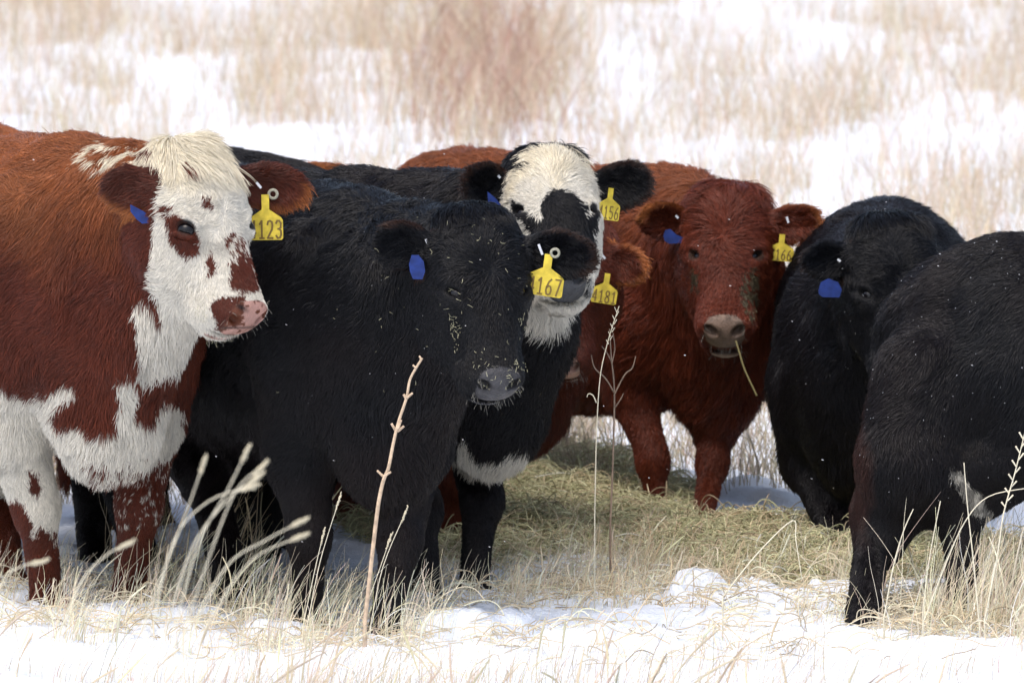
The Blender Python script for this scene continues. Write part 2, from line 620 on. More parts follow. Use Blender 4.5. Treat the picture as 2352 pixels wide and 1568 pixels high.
    # ---------------------------------------------------------- mesh + coat
    def build(s, coat, hairdir=None, lenfn=None, density=95000, rad=.00075, clump=(.42, .014), lift=.35, spec=None, wetcol=(.10, .09, .085), name='body'):
        allp = [p for g, _ in s.groups for p in g if not p.sub]
        lo = np.min([p.lo for p in allp], 0) - .03
        hi = np.max([p.hi for p in allp], 0) + .03
        fine = [[], [], []]
        if s.headspec:
            hp = [p for g, _ in s.groups for p in g if p.reg in ('head', 'muzzle', 'ear', 'poll')]
            for i in range(3):
                fine[i].append((min(p.lo[i] for p in hp), max(p.hi[i] for p in hp), .0048))
        ax = [axis_grid(lo[i], hi[i], .0125, fine[i]) for i in range(3)]
        Fd = field(s.groups, *ax)
        V, F = surface_nets(Fd, *ax)
        del Fd
        # relax
        e = np.concatenate([F[:, [0, 1]], F[:, [1, 2]], F[:, [2, 3]], F[:, [3, 0]]])
        deg = np.bincount(e.ravel(), minlength=len(V))[:, None]
        for lam in (.5, -.52, .5, -.52):
            acc = np.stack([np.bincount(e[:, 0], V[e[:, 1], d], len(V)) + np.bincount(e[:, 1], V[e[:, 0], d], len(V)) for d in range(3)], 1)
            V = V + lam * (acc / deg - V)
        N, fn = vnormals(V, F)
        q = V * np.array([1, 1, .45])
        fold = (.010 * fbm(q, 6, 3, 2) + .004 * fbm(q, 16, 8, 2)) * np.clip((V[:, 2] - .35) / .3, 0, 1)
        if s.headspec: fold = fold * smooth01((np.linalg.norm(V - s.H(0, .2, -.1), axis=1) - .22) / .12)
        V = V + N * fold[:, None]
        N, fn = vnormals(V, F)
        # region weights
        dist = np.stack([p.ev(V[:, 0], V[:, 1], V[:, 2]) for p in allp], 1)
        ri = np.array([REGS[p.reg] for p in allp])
        w = np.exp(-(dist - dist.min(1, keepdims=True)) / .015)
        W = np.stack([w[:, ri == k].sum(1) if (ri == k).any() else np.zeros(len(V)) for k in range(8)], 1)
        W /= W.sum(1, keepdims=True)
        s.V, s.F, s.N, s.W = V, F, N, W
        wet = s.wetmask(V)
        reg = W.argmax(1)
        col = s.eyering(V, coat(s, V, N, reg))
        und = 1.0 - .25 * (1 - wet)[:, None]
        set_v = np.where(wet[:, None] > .5, s.wetcolor(V, wetcol), col * und)
        ob = mesh_obj(name, V, F, M_HIDE, s.root)
        set_col(ob.data, set_v)
        wa = ob.data.attributes.new('wet', 'FLOAT', 'POINT')
        wa.data.foreach_set('value', wet.astype(np.float32))
        s.body = ob
        if FUR <= 0: return
        # ---- strands
        ln = (W @ HAIRLEN) * s.flen
        ln = ln * (1 - wet) + .0012 * wet
        if lenfn is not None: ln = lenfn(s, V, N, reg, ln)
        for c_ in s.eyes:
            ln = ln * np.clip(.12 + smooth01((np.linalg.norm(V - c_, axis=1) - .017) / .035), 0, 1)
        D = s.flow(V, N, W)
        if hairdir is not None: D = hairdir(s, V, N, reg, D)
        fc = V[F].mean(1)
        fnn = fn / (np.linalg.norm(fn, axis=1, keepdims=True) + 1e-12)
        area = np.linalg.norm(fn, axis=1) * .5
        vd = fc - CAMP
        vd /= np.linalg.norm(vd, axis=1, keepdims=True)
        fac = -(fnn * vd).sum(1)
        px, py = proj(fc)
        inside = (px > -80) & (px < 2432)
        face = np.where(fac > -.35, 1.0, .12) * np.where(inside, 1.0, .15)
        fl = ln[F].mean(1)
        small = np.clip(.022 / np.maximum(fl, .006), .6, 2.6)
        legf = np.where(reg[F[:, 0]] == 2, 1.1, 1.0)
        pw = area * face * small * legf * (1 - .93 * wet[F].mean(1))
        n = int(pw.sum() * density * s.dens * FUR)
        rng = np.random.default_rng(s.seed * 11 + 5)
        cs = np.cumsum(pw)
        fi = np.searchsorted(cs, rng.random(n) * cs[-1])
        fi = np.minimum(fi, len(F) - 1)
        u, v = rng.random(n)[:, None], rng.random(n)[:, None]
        ww = [(1 - u) * (1 - v), u * (1 - v), u * v, (1 - u) * v]
        I = lambda A: sum(ww[q] * (A[F[fi, q]] if A.ndim > 1 else A[F[fi, q]][:, None]) for q in range(4))
        p, nn, dd, ll = I(V), I(N), I(D), I(ln)[:, 0]
        rg = reg[F[fi, 0]]
        nn /= np.linalg.norm(nn, axis=1, keepdims=True) + 1e-9
        # swirls and tufts in the lie of the hair
        nz = np.stack([fbm(p, 9, o, 2) for o in (0, 31, 67)], 1) * .75 + np.stack([vnoise(p, 38, o) for o in (5, 41, 77)], 1) * .6
        dd = dd + nz * (np.linalg.norm(dd, axis=1, keepdims=True) * .75)
        dd -= nn * (dd * nn).sum(1, keepdims=True)
        dd /= np.linalg.norm(dd, axis=1, keepdims=True) + 1e-9
        dd += rng.normal(0, .13, (n, 3))
        ll = ll * rng.uniform(.55, 1.2, n) * (1 + .4 * vnoise(p, 20, 9))
        lf = lift * (1 + .5 * vnoise(p, 25, 3)) * rng.uniform(.7, 1.3, n)
        K = 5
        t = np.linspace(0, 1, K)[None, :, None]
        L_ = ll[:, None, None]
        grav = np.array([0, 0, -1.0]) * .18
        curl = rng.normal(0, .12, (n, 1, 3))
        pts = p[:, None] + L_ * (dd[:, None] * t * .92 + nn[:, None] * lf[:, None, None] * (t - .45 * t * t) + grav * t * t * (L_ > .02) + curl * t * t)
        # tufts: tips drawn together
        cell = clump[1] * np.clip(ll / .02, .6, 1.6)
        qn = p + np.stack([vnoise(p, 30, 13), vnoise(p, 30, 29), vnoise(p, 30, 53)], 1) * .010
        ce = np.clip(np.round(cell / .004) * .004, .004, None)
        key = np.floor(qn / ce[:, None]).astype(np.int64)
        kk = (key[:, 0] * 73856093) ^ (key[:, 1] * 19349663) ^ (key[:, 2] * 83492791)
        _, inv = np.unique(kk, return_inverse=True)
        cnt = np.bincount(inv).astype(float)
        cen = np.stack([np.bincount(inv, pts[:, -1, d]) for d in range(3)], 1) / cnt[:, None]
        cr_ = np.stack([np.bincount(inv, p[:, d]) for d in range(3)], 1) / cnt[:, None]
        tgt = cr_[inv][:, None] + (cen[inv] - cr_[inv])[:, None] * t
        am = clump[0] * rng.uniform(.5, 1.1, n)[:, None, None] * t ** 1.3
        pts = pts + (tgt - pts) * am
        cl = s.eyering(p, coat(s, p, nn, rg))
        wt = s.wetmask(p)
        cl = np.where(wt[:, None] > .5, .8 * s.wetcolor(p, wetcol), cl)
        cj = rng.normal(0, .16, n) + .16 * (rng.random(inv.max() + 1)[inv] - .5) * 2
        cl = np.clip(cl * np.exp(cj * np.where(cl[:, 1] > .3, .5, 1.0))[:, None], 0.001, .92)
        rd = rad * np.array([1, .95, .8, .55, .2])[None, :] * rng.uniform(.7, 1.2, n)[:, None] * np.clip(ll / .016, .55, 1.15)[:, None]
        wi = np.nonzero((wet > .05) & (wet < .9) & (N[:, 1] < .4))[0] if s.headspec else []
        if len(wi):                              # whiskers round the nose and lips
            m_ = 48
            wi = rng.choice(wi, m_)
            dv = N[wi] + rng.normal(0, .35, (m_, 3)) + np.array([0, 0, -.25])
            dv /= np.linalg.norm(dv, axis=1, keepdims=True)
            wl = rng.uniform(.007, .022, m_)[:, None, None]
            wp = V[wi][:, None] + dv[:, None] * t * wl + np.array([0, 0, -.25]) * t * t * wl
            pts = np.concatenate([pts, wp])
            rd = np.concatenate([rd, np.full((m_, K), .00026)])
            cl = np.concatenate([cl, np.repeat(np.array([[.35, .33, .28]]), m_, 0)])
        s.fur = curves_obj('fur', pts, rd, cl, M_FUR, ob)
        tag(s.fur, None)
        print(label_short(s), 'verts', len(V), 'hairs', n)

    def eyering(s, p, c):
        for e in s.eyes:
            m = smooth01((.030 - np.linalg.norm(p - e, axis=1)) / .009)[:, None]
            c = c * (1 - m) + np.minimum(c * .5, .035) * m
        return c

    def wetmask(s, p):
        if not s.headspec: return np.zeros(len(p))
        q = (p - s.HC) / s.hs
        x, y, z = q @ s.HR / s.headspec.get('mw', 1), q @ s.HF / s.hl + .15, q @ s.HU - .05
        a, b = (y - .432) * .75 + (z + .075) * .66, (z + .075) * .75 - (y - .432) * .66
        d = (np.abs(x / .054) ** 2.6 + np.abs((b + .008) / .054) ** 2.6) ** (1 / 2.6)
        m = smooth01((1.08 - d) / .16) * smooth01((a + .040) / .02)
        lip = np.sqrt((x / .056) ** 2 + ((y - .43) / .035) ** 2 + ((z + .168 + s.headspec.get('open', 0)) / .014) ** 2)
        return np.clip(np.maximum(m, s.headspec.get('lip', 1) * smooth01((1.1 - lip) / .3) * (y > .40)), 0, 1)

    def wetcolor(s, p, c):
        if callable(c): return c(s, p)
        m = .85 + .3 * fbm(p, 60, 3, 2)[:, None] + .22 * vnoise(p, 420, 3)[:, None]
        q = (p - s.HC) / s.hs if s.headspec else p
        n = np.zeros(len(p))
        if s.headspec:
            x, y, z = q @ s.HR / s.headspec.get('mw', 1), q @ s.HF / s.hl + .15, q @ s.HU - .05
            n = sum(np.exp(-(((x - k * .037) / .015) ** 2 + ((z + .068) / .012) ** 2)) for k in (1, -1)) * (y > .405)
        r = np.clip(np.asarray(c)[None] * m, 0, 1) * (1 - .97 * np.clip(n * 1.3, 0, 1))[:, None]
        op = s.headspec.get('open', 0) if s.headspec else 0
        if op:
            g = smooth01((1.15 - np.sqrt((x / .052) ** 4 + ((z + .162 + op * .5) / (.012 + op * .42)) ** 2)) / .3)[:, None]
            r = r * (1 - g) + np.array([.035, .014, .012]) * g
            lp = (smooth01((-z - .172 - op * .75) / .006) * (np.abs(x) < .05))[:, None]
            r = r * (1 - lp) + np.array([.42, .31, .25]) * lp
        return r

    def flow(s, V, N, W):
        dn = np.array([0, 0, -1.0])
        D = np.zeros_like(V)
        D += W[:, [0]] * (-.8 * s.f + .8 * dn) + W[:, [1]] * (-.35 * s.f + .9 * dn) + W[:, [2]] * (dn - .1 * s.f) + W[:, [7]] * dn
        if s.headspec:
            q = V - s.H(0, .19, -.06)
            rad_ = q / (np.linalg.norm(q, axis=1, keepdims=True) + .02)
            D += (W[:, [3]] + W[:, [6]]) * (rad_ + .5 * dn) + W[:, [4]] * (s.HF * .8 + dn * .2)
        for e in s.ears:
            q = V - e['b']
            a = q @ e['al']
            wv = q @ e['wd']
            m = (W[:, 5] * (np.abs(wv) < .12) * (a > -.05) * (a < e['ln'] * 1.2))[:, None]
            D += m * (e['al'] * .9 + e['wd'] * (wv / .05)[:, None] * .9 + dn * .15)
        return D + 1e-6


def label_short(s): return s.root['label'][:30]


def uvsphere(c, r, nu=16, nv=12, sc=(1, 1, 1)):
    v, f = [], []
    for j in range(nv + 1):
        t = math.pi * j / nv
        for i in range(nu):
            a = 2 * math.pi * i / nu
            v.append((c[0] + r * sc[0] * math.sin(t) * math.cos(a), c[1] + r * sc[1] * math.sin(t) * math.sin(a), c[2] + r * sc[2] * math.cos(t)))
    for j in range(nv):
        for i in range(nu):
            a, b = j * nu + i, j * nu + (i + 1) % nu
            f.append((a, a + nu, b + nu, b))
    return v, f


# ------------------------------------------------------------------ coats
def lin(r, g, b):
    return np.array([((c / 255 + .055) / 1.055) ** 2.4 if c > 10 else c / 255 / 12.92 for c in (r, g, b)])


RED = np.array([.125, .026, .011])
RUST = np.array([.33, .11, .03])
BLACK = np.array([.0040, .0041, .0058])
BROWNISH = np.array([.040, .017, .010])
WHITE = np.array([.72, .68, .59])
CREAM = np.array([.72, .65, .50])


def wob(p, px, py, a=7.0):
    # ragged edge, then single hairs straying over it
    return px + a * fbm(p, 34, 3, 3) + 6 * vnoise(p, 900, 5), py + a * fbm(p, 34, 57, 3) + 9 * vnoise(p, 900, 31)


def cr(pts, x0, y0, f):
    return [(x0 + a * f, y0 + b * f) for a, b in pts]


def coat_black(brown=.25, edge=True):
    def f(s, p, N, reg):
        c = np.repeat(BLACK[None], len(p), 0)
        b = smooth01(.5 + 1.1 * fbm(p, 3.2, s.seed * 7, 2)) * brown
        b = b * (reg < 3)
        if edge:
            m = np.ones(len(p))
            for e in s.ears:
                q = p - e['c']
                a, wv = q @ e['al'] / (e['ln'] * .45), q @ e['wd'] / .058
                m = np.minimum(m, smooth01((np.maximum(a, 0) ** 2 + wv * wv - .55) / .4))
            b = np.maximum(b, m * .8 * (reg == 5))
        return c + (BROWNISH - c) * b[:, None]
    return f


def coat_red(rust=.6, dark=.0, base=RED):
    def f(s, p, N, reg):
        c = np.repeat(base[None], len(p), 0)
        t = smooth01((p[:, 2] - (s.O[2] + .88 * s.size)) / .25 + .35 * fbm(p, 5, s.seed, 2)) * rust * (N[:, 2] * .5 + .5) * (reg < 2)  # orange backs: sun-bleached hair tips plus light from above, painted into the colour
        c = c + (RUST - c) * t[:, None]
        m = np.ones(len(p))
        for e in s.ears:                          # dark inside the ear, foxy along its rim
            q = p - e['c']
            a, wv = q @ e['al'] / (e['ln'] * .45), q @ e['wd'] / .058
            m = np.minimum(m, smooth01((np.maximum(a, 0) ** 2 + wv * wv - .35) / .6))
        k = (reg == 5)[:, None]
        c = np.where(k, base * .8 + (RUST * 1.1 - base * .8) * m[:, None], c)
        return c * (1 + .22 * fbm(p, 6, 9, 3))[:, None]
    return f


# ------------------------------------------------------------------ ear tags
DIG = {'1': [[(.2, .8), (.55, 1), (.55, 0)], [(.2, 0), (.9, 0)]],
       '2': [[(.1, .78), (.2, .95), (.5, 1), (.82, .93), (.9, .72), (.8, .5), (.1, 0), (.92, 0)]],
       '3': [[(.1, .85), (.3, 1), (.65, 1), (.88, .85), (.85, .62), (.6, .53), (.4, .53)], [(.6, .53), (.88, .42), (.92, .2), (.7, .02), (.35, 0), (.1, .14)]],
       '4': [[(.72, 0), (.72, 1), (.08, .3), (.95, .3)]],
       '5': [[(.88, 1), (.2, 1), (.15, .56), (.5, .62), (.82, .5), (.9, .28), (.75, .06), (.4, 0), (.1, .12)]],
       '6': [[(.8, .98), (.45, .82), (.16, .5), (.1, .25), (.25, .04), (.5, 0), (.8, .07), (.9, .3), (.75, .52), (.5, .56), (.2, .45)]],
       '7': [[(.08, 1), (.92, 1), (.38, 0)]],
       '8': [[(.5, .53), (.2, .65), (.14, .82), (.3, .98), (.5, 1), (.72, .98), (.87, .82), (.8, .65), (.5, .53), (.15, .4), (.08, .2), (.25, .02), (.5, 0), (.78, .03), (.92, .2), (.85, .4), (.5, .53)]]}


def prism(poly, th, axes, o):
    """flat outline (x,y) -> slab of thickness th in the frame axes=(X,Y,Z) at o"""
    n = len(poly)
    v = [o + axes[0] * x + axes[1] * y + axes[2] * z for z in (th / 2, -th / 2) for x, y in poly]
    f = [tuple(range(n)), tuple(range(2 * n - 1, n - 1, -1))]
    f += [(i, i + n, (i + 1) % n + n, (i + 1) % n) for i in range(n)]
    return v, f


def face_axes(yaw, tilt=0.0, back=0.0):
    a = R(yaw)
    Z = np.array([math.sin(a), -math.cos(a), 0.0])
    X = np.array([math.cos(a), math.sin(a), 0.0])
    Y = np.array([0, 0, 1.0])
    Y = nrm(Y * math.cos(R(back)) - Z * math.sin(R(back)))
    Z = np.cross(X, Y)
    c, s_ = math.cos(R(tilt)), math.sin(R(tilt))
    return [X * c + Y * s_, Y * c - X * s_, Z]


def yellow_tag(cow, top, Y, w, h, text, yaw=0, tilt=0, back=0, button=None, label=None, neck=.42):
    """top = pixel of the tag's neck end; w,h = plate width and overall height in frame units"""
    o = P3(top[0], top[1], Y)
    sc = Y / FPX
    ax = face_axes(yaw, tilt, back)
    W_, H_ = w * sc, h * sc
    nk = .11 * W_ / .5 * .5
    yn, ys = -H_ * neck * .78, -H_ * neck * 1.25
    r = .05 * W_
    poly = [(-nk, 0), (-nk, yn), (-W_ / 2 + r, ys + r * .5), (-W_ / 2, ys - r), (-W_ / 2, -H_ + r), (-W_ / 2 + r, -H_), (W_ / 2 - r, -H_), (W_ / 2, -H_ + r), (W_ / 2, ys - r), (W_ / 2 - r, ys + r * .5), (nk, yn), (nk, 0)]
    poly = poly[::-1]
    v, f = prism(poly, .0016, ax, o)
    t = mesh_obj('ear_tag', v, f, M_YEL, cow.root, smooth=False)
    if label: t['label'] = label
    # number
    hh = (H_ + ys) * .80
    wd = hh * .40
    gap = wd * .38
    tot = len(text) * wd + (len(text) - 1) * gap
    mx = W_ * .92
    if tot > mx: wd *= mx / tot; gap *= mx / tot; tot = mx
    vv, ff = [], []
    st = hh * .055
    for i, ch in enumerate(text):
        x0 = -tot / 2 + i * (wd + gap)
        for ln_ in DIG[ch]:
            pts = [np.array([x0 + a * wd, -H_ + (H_ + ys) * .09 + b * hh]) for a, b in ln_]
            for a, b in zip(pts[:-1], pts[1:]):
                d = (b - a) / max(1e-9, np.linalg.norm(b - a))
                nn = np.array([-d[1], d[0]]) * st
                a2, b2 = a - d * st * .6, b + d * st * .6
                k = len(vv)
                z = .0016 / 2 + .0004 + .00003 * (len(ff) % 7)
                for q in (a2 - nn, b2 - nn, b2 + nn, a2 + nn): vv.append(o + ax[0] * q[0] + ax[1] * q[1] + ax[2] * z)
                ff.append((k, k + 1, k + 2, k + 3))
    mesh_obj('tag_number', vv, ff, M_INK, t, smooth=False)
    return t


def blue_tag(cow, poly, Y, label=None):
    """outline in frame units at distance Y, a slab 2 mm thick"""
    cx, cy = np.mean([q[0] for q in poly]), np.mean([q[1] for q in poly])
    o = P3(cx, cy, Y)
    sc = Y / FPX
    ax = face_axes(0)
    pl = [((x - cx) * sc, -(y - cy) * sc) for x, y in poly]
    a = sum(pl[i][0] * pl[(i + 1) % len(pl)][1] - pl[(i + 1) % len(pl)][0] * pl[i][1] for i in range(len(pl)))
    if a < 0: pl = pl[::-1]
    v, f = prism(pl, .002, ax, o)
    t = mesh_obj('ear_tag', v, f, M_BLUE, cow.root, smooth=False)
    t['label'] = label or 'blue plastic ear tag'
    return t


def button(cow, px, py, Y, r, yaw=0):
    o = P3(px, py, Y)
    ax = face_axes(yaw)
    v, f = [], []
    prof = [(.5, -.002), (.5, .0012), (.6, .002), (.88, .0018), (1.0, .0005), (1.0, -.002)]
    n = 24
    for rr, z in prof:
        for i in range(n):
            a = 2 * math.pi * i / n
            v.append(o + ax[0] * rr * r * math.cos(a) + ax[1] * rr * r * math.sin(a) + ax[2] * z)
    for j in range(len(prof) - 1):
        for i in range(n):
            f.append((j * n + i, (j + 1) * n + i, (j + 1) * n + (i + 1) % n, j * n + (i + 1) % n))
    return mesh_obj('tag_button', v, f, M_BUTTON, cow.root)


def clip(cow, a, b, Y, w=.006):
    p, q = P3(*a, Y), P3(*b, Y)
    d = nrm(q - p)
    s_ = nrm(np.cross(d, [0, 1, 0])) * w / 2
    t = np.array([0, -.0015, 0])
    v = [p - s_, p + s_, q + s_, q - s_]
    v = [x + t for x in v] + [x - t for x in v]
    f = [(3, 2, 1, 0), (4, 5, 6, 7), (0, 1, 5, 4), (1, 2, 6, 5), (2, 3, 7, 6), (3, 0, 4, 7)]
    return mesh_obj('ear_clip', v, f, M_CLIP, cow.root, smooth=False)

# ------------------------------------------------------------------ the herd
GRP = 'young cattle standing in the snowy pasture'


def hip_G(s):
    s.groups.append(([s.cap(P3(2032, 492, 32.2), P3(2045, 520, 32.0), .036, .05, 'torso', .05)], .07))


def thigh_H(s):
    a, b, c_ = P3(2112, 860, 29.82), P3(2074, 1060, 29.76), P3(2020, 1265, 29.85)
    s.groups.append(([s.cap(a, b, .115, .110, 'torso', .05), s.cap(b, c_, .105, .05, 'leg', .05)], .07))


A = Cow('red and white cow with a mottled white face at the left edge', 205, 29.85, 20, 1.17, .15,
        legs=dict(fr=(118, 1395), fl=(285, 1400), hl=(15, 1345)),
        head=dict(at=(494, 508), Y=29.35, yaw=44, pitch=58, size=1.06, mw=1.12, len=.86, ex=.108, exr=.086, ey=.170),
        ears=[dict(side=-1, tip=(240, 432), dY=.02, wide=.058, face=(.15, -1, -.15)), dict(side=1, tip=(708, 437), dY=.20, wide=.055, face=(-.1, -1, .1))],
        group=GRP, seed=1, neck=dict(ty=.24, tr=.075))
B = Cow('black cow with head lowered and tag 4167, standing in front of the white faced cow', 850, 29.75, 22, 1.08, .17,
        legs=dict(fr=(705, 1425), fl=(868, 1455), hr=(560, 1400)), torso=.92, neck=dict(thick=.86),
        head=dict(at=(1118, 668), Y=29.25, yaw=17, pitch=60, size=1.06, wide=.90),
        ears=[dict(side=-1, tip=(872, 550), dY=.03, wide=.060, face=(.1, -1, -.1)), dict(side=1, tip=(1364, 590), dY=.0, wide=.060, face=(-.1, -1, .05))],
        group=GRP, seed=2)
C = Cow('black cow with a broad white forehead, black nose and tag 4156', 1048, 30.6, 50, 1.06, .16,
        legs=dict(fl=(1085, 1352), fr=(985, 1370), hr=(350, 1302), hl=(228, 1292)),
        head=dict(at=(1274, 490), Y=30.15, yaw=9, lip=0, mw=.92, pitch=33, size=1.05, wide=.94, dome=.035),
        ears=[dict(side=-1, tip=(1075, 405), dY=.03, wide=.058, face=(.1, -1, -.1)), dict(side=1, tip=(1493, 408), dY=.05, wide=.060, face=(-.1, -1, 0))],
        group=GRP, seed=3, neck=dict(thick=.88, tr=.05))
E = Cow('curly red cow facing the camera with its mouth open and tag 4166', 1590, 32.3, 35, .965, .18, legw=.66,
        legs=dict(fr=(1515, 1195), fl=(1595, 1215), hr=(1215, 1120)),
        head=dict(at=(1668, 588), Y=31.8, yaw=-3, pitch=52, size=1.02, wide=.82, len=.76, dome=.02, open=.034),
        ears=[dict(side=-1, tip=(1477, 495), dY=.03, wide=.05, face=(.1, -1, -.2)), dict(side=1, tip=(1885, 505), dY=.03, wide=.05, face=(-.1, -1, .1))],
        group=GRP, seed=4)
Fc = Cow('dark red cow mostly hidden behind the white faced cow, tag 4181', 1120, 31.5, 60, .93, .15,
         legs=dict(fl=(978, 1260), fr=(1040, 1250)),
         head=dict(at=(1302, 662), Y=31.15, yaw=-12, pitch=64, size=.92),
         ears=[dict(side=1, tip=(1480, 625), dY=-.02, wide=.052, face=(-.1, -1, -.1))],
         group=GRP, seed=5)
G = Cow('black cow with a round blue tag peering out behind the hindquarters at right', 1985, 31.3, -6, .94, .275, low=-.12, hipw=.3, extra=hip_G,
        legs=dict(hr=(1918, 1225), fr=(1985, 1300)), torso=.99,
        head=dict(at=(2066, 672), Y=30.75, yaw=12, pitch=62, size=1.0),
        ears=[dict(side=-1, tip=(1842, 600), dY=.03, wide=.048, face=(.1, -1, -.1))],
        group=GRP, seed=6)
Hc = Cow('black cow seen from behind and the side, cut off by the right edge', 3340, 29.7, 76, .97, .16,
         legs=dict(hr=(1975, 1448), hr_hock=(2018, 1275, 29.85), hl=(2235, 1430)), head=None, group=GRP, seed=7, extra=thigh_H,
         tail=[(-1.40, .05, 1.04), (-1.46, .1, .95), (-1.45, .16, .7), (-1.40, .22, .45), (-1.36, .25, .26)])
Ic = Cow('black cow whose back shows behind the head of the red and white cow', -420, 31.4, -95, 1.0, .08, head=None, group=GRP, seed=8)
Jc = Cow('red cow whose tufted back shows between two black cows', 800, 32.2, 88, .90, .08, head=None, group=GRP, seed=9)


# --- coat markings: where the hair is white, brown or black on each animal
F1, F1B, F3, F2 = .3846, .2198, .3002, .4394
q1 = lambda p: cr(p, 0, 258.4, F1)
q1b = lambda p: cr(p, 258.4, 459.4, F1B)
q3 = lambda p: cr(p, 1062.3, 304.3, F3)
A_WHITE = [[(343, 418), (345, 372), (350, 310), (420, 270), (580, 285), (680, 430), (690, 800), (480, 790), (400, 852), (345, 878), (300, 862), (284, 800), (300, 715), (322, 690), (343, 700), (366, 748), (372, 722), (350, 690), (343, 605), (350, 547), (358, 489), (366, 440)],
           [(185, 350), (232, 330), (345, 352), (345, 372), (290, 380), (205, 388)], [(40, 275), (130, 275), (120, 300), (60, 305)],
           [(-300, 850), (0, 872), (60, 915), (105, 905), (150, 880), (180, 905), (132, 935), (125, 960), (140, 985), (180, 975), (215, 1002), (258, 985), (275, 940), (266, 880), (298, 858), (318, 900), (302, 955), (350, 972), (380, 915), (420, 930), (418, 1000), (392, 1050), (340, 1085), (255, 1105), (205, 1150), (185, 1200), (150, 1290), (125, 1260), (100, 1200), (70, 1250), (-300, 1250)]]
A_BROWN = [q1b([(590, 150), (680, 160), (800, 260), (900, 330), (925, 430), (880, 540), (780, 600), (700, 530), (640, 450), (590, 430), (605, 300), (570, 230)]),
           q1b([(530, 20), (640, 50), (600, 110), (520, 165)]), [(460, 450), (487, 452), (494, 480), (468, 472)], [(420, 376), (440, 382), (436, 394), (420, 392)],
           q1b([(955, 590), (1010, 545), (1080, 620), (1095, 700), (1050, 790), (995, 830), (995, 740), (955, 680)]),
           q1b([(1180, 640), (1300, 600), (1520, 560), (1510, 640), (1475, 650), (1500, 780), (1560, 920), (1450, 960), (1370, 975), (1240, 910), (1225, 760)]),
           q1b([(1040, 1060), (1180, 985), (1400, 985), (1350, 1100), (1370, 1240), (1310, 1330), (1100, 1340), (1025, 1190)]),
           q1b([(400, 900), (440, 1020), (500, 1180), (500, 1290), (440, 1200), (380, 1080)]), [(-60, 1125), (50, 1155), (80, 1200), (75, 1250), (50, 1300), (-60, 1300)], [(60, 1080), (95, 1100), (90, 1140), (70, 1120)]]
A_ROAN = q1b([(1150, 400), (1300, 330), (1420, 420), (1460, 560), (1300, 600), (1200, 520)])
C_BLACK = [q3([(470, 650), (540, 640), (625, 665), (600, 560), (640, 455), (720, 425), (850, 475), (900, 575), (920, 525), (945, 560), (950, 645), (1012, 590), (1050, 620), (1022, 740), (995, 760), (1022, 900), (990, 1000), (975, 1240), (620, 1240), (520, 830), (505, 740), (470, 700)]),
           q3([(362, 505), (440, 555), (510, 625), (590, 660), (510, 740), (470, 700), (395, 660), (365, 600)]),
           q3([(330, 420), (300, 380), (350, 300), (540, 262), (470, 240), (455, 180), (520, 125), (700, 100), (850, 135), (950, 225), (1010, 330), (1050, 400), (1250, 300), (1100, -60), (200, -60), (200, 420)])]
C_WHITE = [q3([(470, 1200), (960, 1140), (960, 1200), (860, 1280), (850, 1380), (700, 1560), (560, 1540), (480, 1500)]), q3([(980, 900), (1040, 930), (1040, 1120), (1000, 1200), (965, 1100)]),
           [(1040, 1060), (1062, 1005), (1085, 1030), (1110, 1058), (1150, 1062), (1195, 1030), (1222, 1035), (1200, 1078), (1140, 1106), (1080, 1100)]]


def coat_A(s, p, N, reg):
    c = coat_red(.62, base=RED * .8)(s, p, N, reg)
    px, py = proj(p)
    px, py = wob(p, px, py, 6.0)
    front = (N[:, 1] < .35)
    w = np.zeros(len(p), bool)
    w |= inpoly(px, py, A_WHITE[0]) & ((reg == 3) | (reg == 4) | (reg == 6) | ((reg == 1) & (py > 640)))
    for q in A_WHITE[1:]: w |= inpoly(px, py, q) & (reg != 3) & (reg != 5)
    w &= front & ~((reg < 2) & (py < 420) & (fbm(p * np.array([1, 1, 2.5]), 22, 6, 3) > .12))
    nz = .7 * fbm(p, 90, 5, 2) + .5 * vnoise(p, 700, 9)
    roan = w & (py > 1050) & ((px > 195) | (py > 1215)) & (px > 60) & (nz > .35 - (py - 1050) / 300)
    b = np.zeros(len(p), bool)
    for q in A_BROWN: b |= inpoly(px, py, q)
    b |= inpoly(px, py, A_ROAN) & (nz > -.1)
    spk = (~w) & (reg == 2) & (py > 1060) & (py < 1210) & (px > 200) & (nz > .45)
    wc = WHITE * (1 - .28 * smooth01(fbm(p, 14, 2, 3) * 1.2 - .1))[:, None] * np.where(reg == 4, 1.0, 1.0)[:, None]
    k = smooth01((470 - py) / 90 + .4 * fbm(p, 25, 4, 2))[:, None]
    wc = wc * (1 - k) + CREAM * k
    c = np.where((w & ~b & ~roan)[:, None], wc, c)
    return np.where(spk[:, None], WHITE * .8, c)


def coat_C(s, p, N, reg):
    c = coat_black(.1)(s, p, N, reg)
    px, py = proj(p)
    px, py = wob(p, px, py, 6.0)
    hd = ((reg == 3) | (reg == 4) | (reg == 6)) & (N[:, 1] < .3)
    w = hd & (px < 1500)
    for q in C_BLACK: w &= ~inpoly(px, py, q)
    w &= (px > 1150)
    for i, q in enumerate(C_WHITE): w |= inpoly(px, py, q) & (N[:, 1] < .3) & ((reg != 5) if i < 2 else (reg < 3))
    wc = WHITE * (1 - .15 * smooth01(fbm(p, 12, 2, 3)))[:, None]
    k = smooth01((470 - py) / 120 + .5 * fbm(p, 25, 4, 2))[:, None]
    wc = wc * (1 - k) + CREAM * k
    return np.where(w[:, None], wc, c)


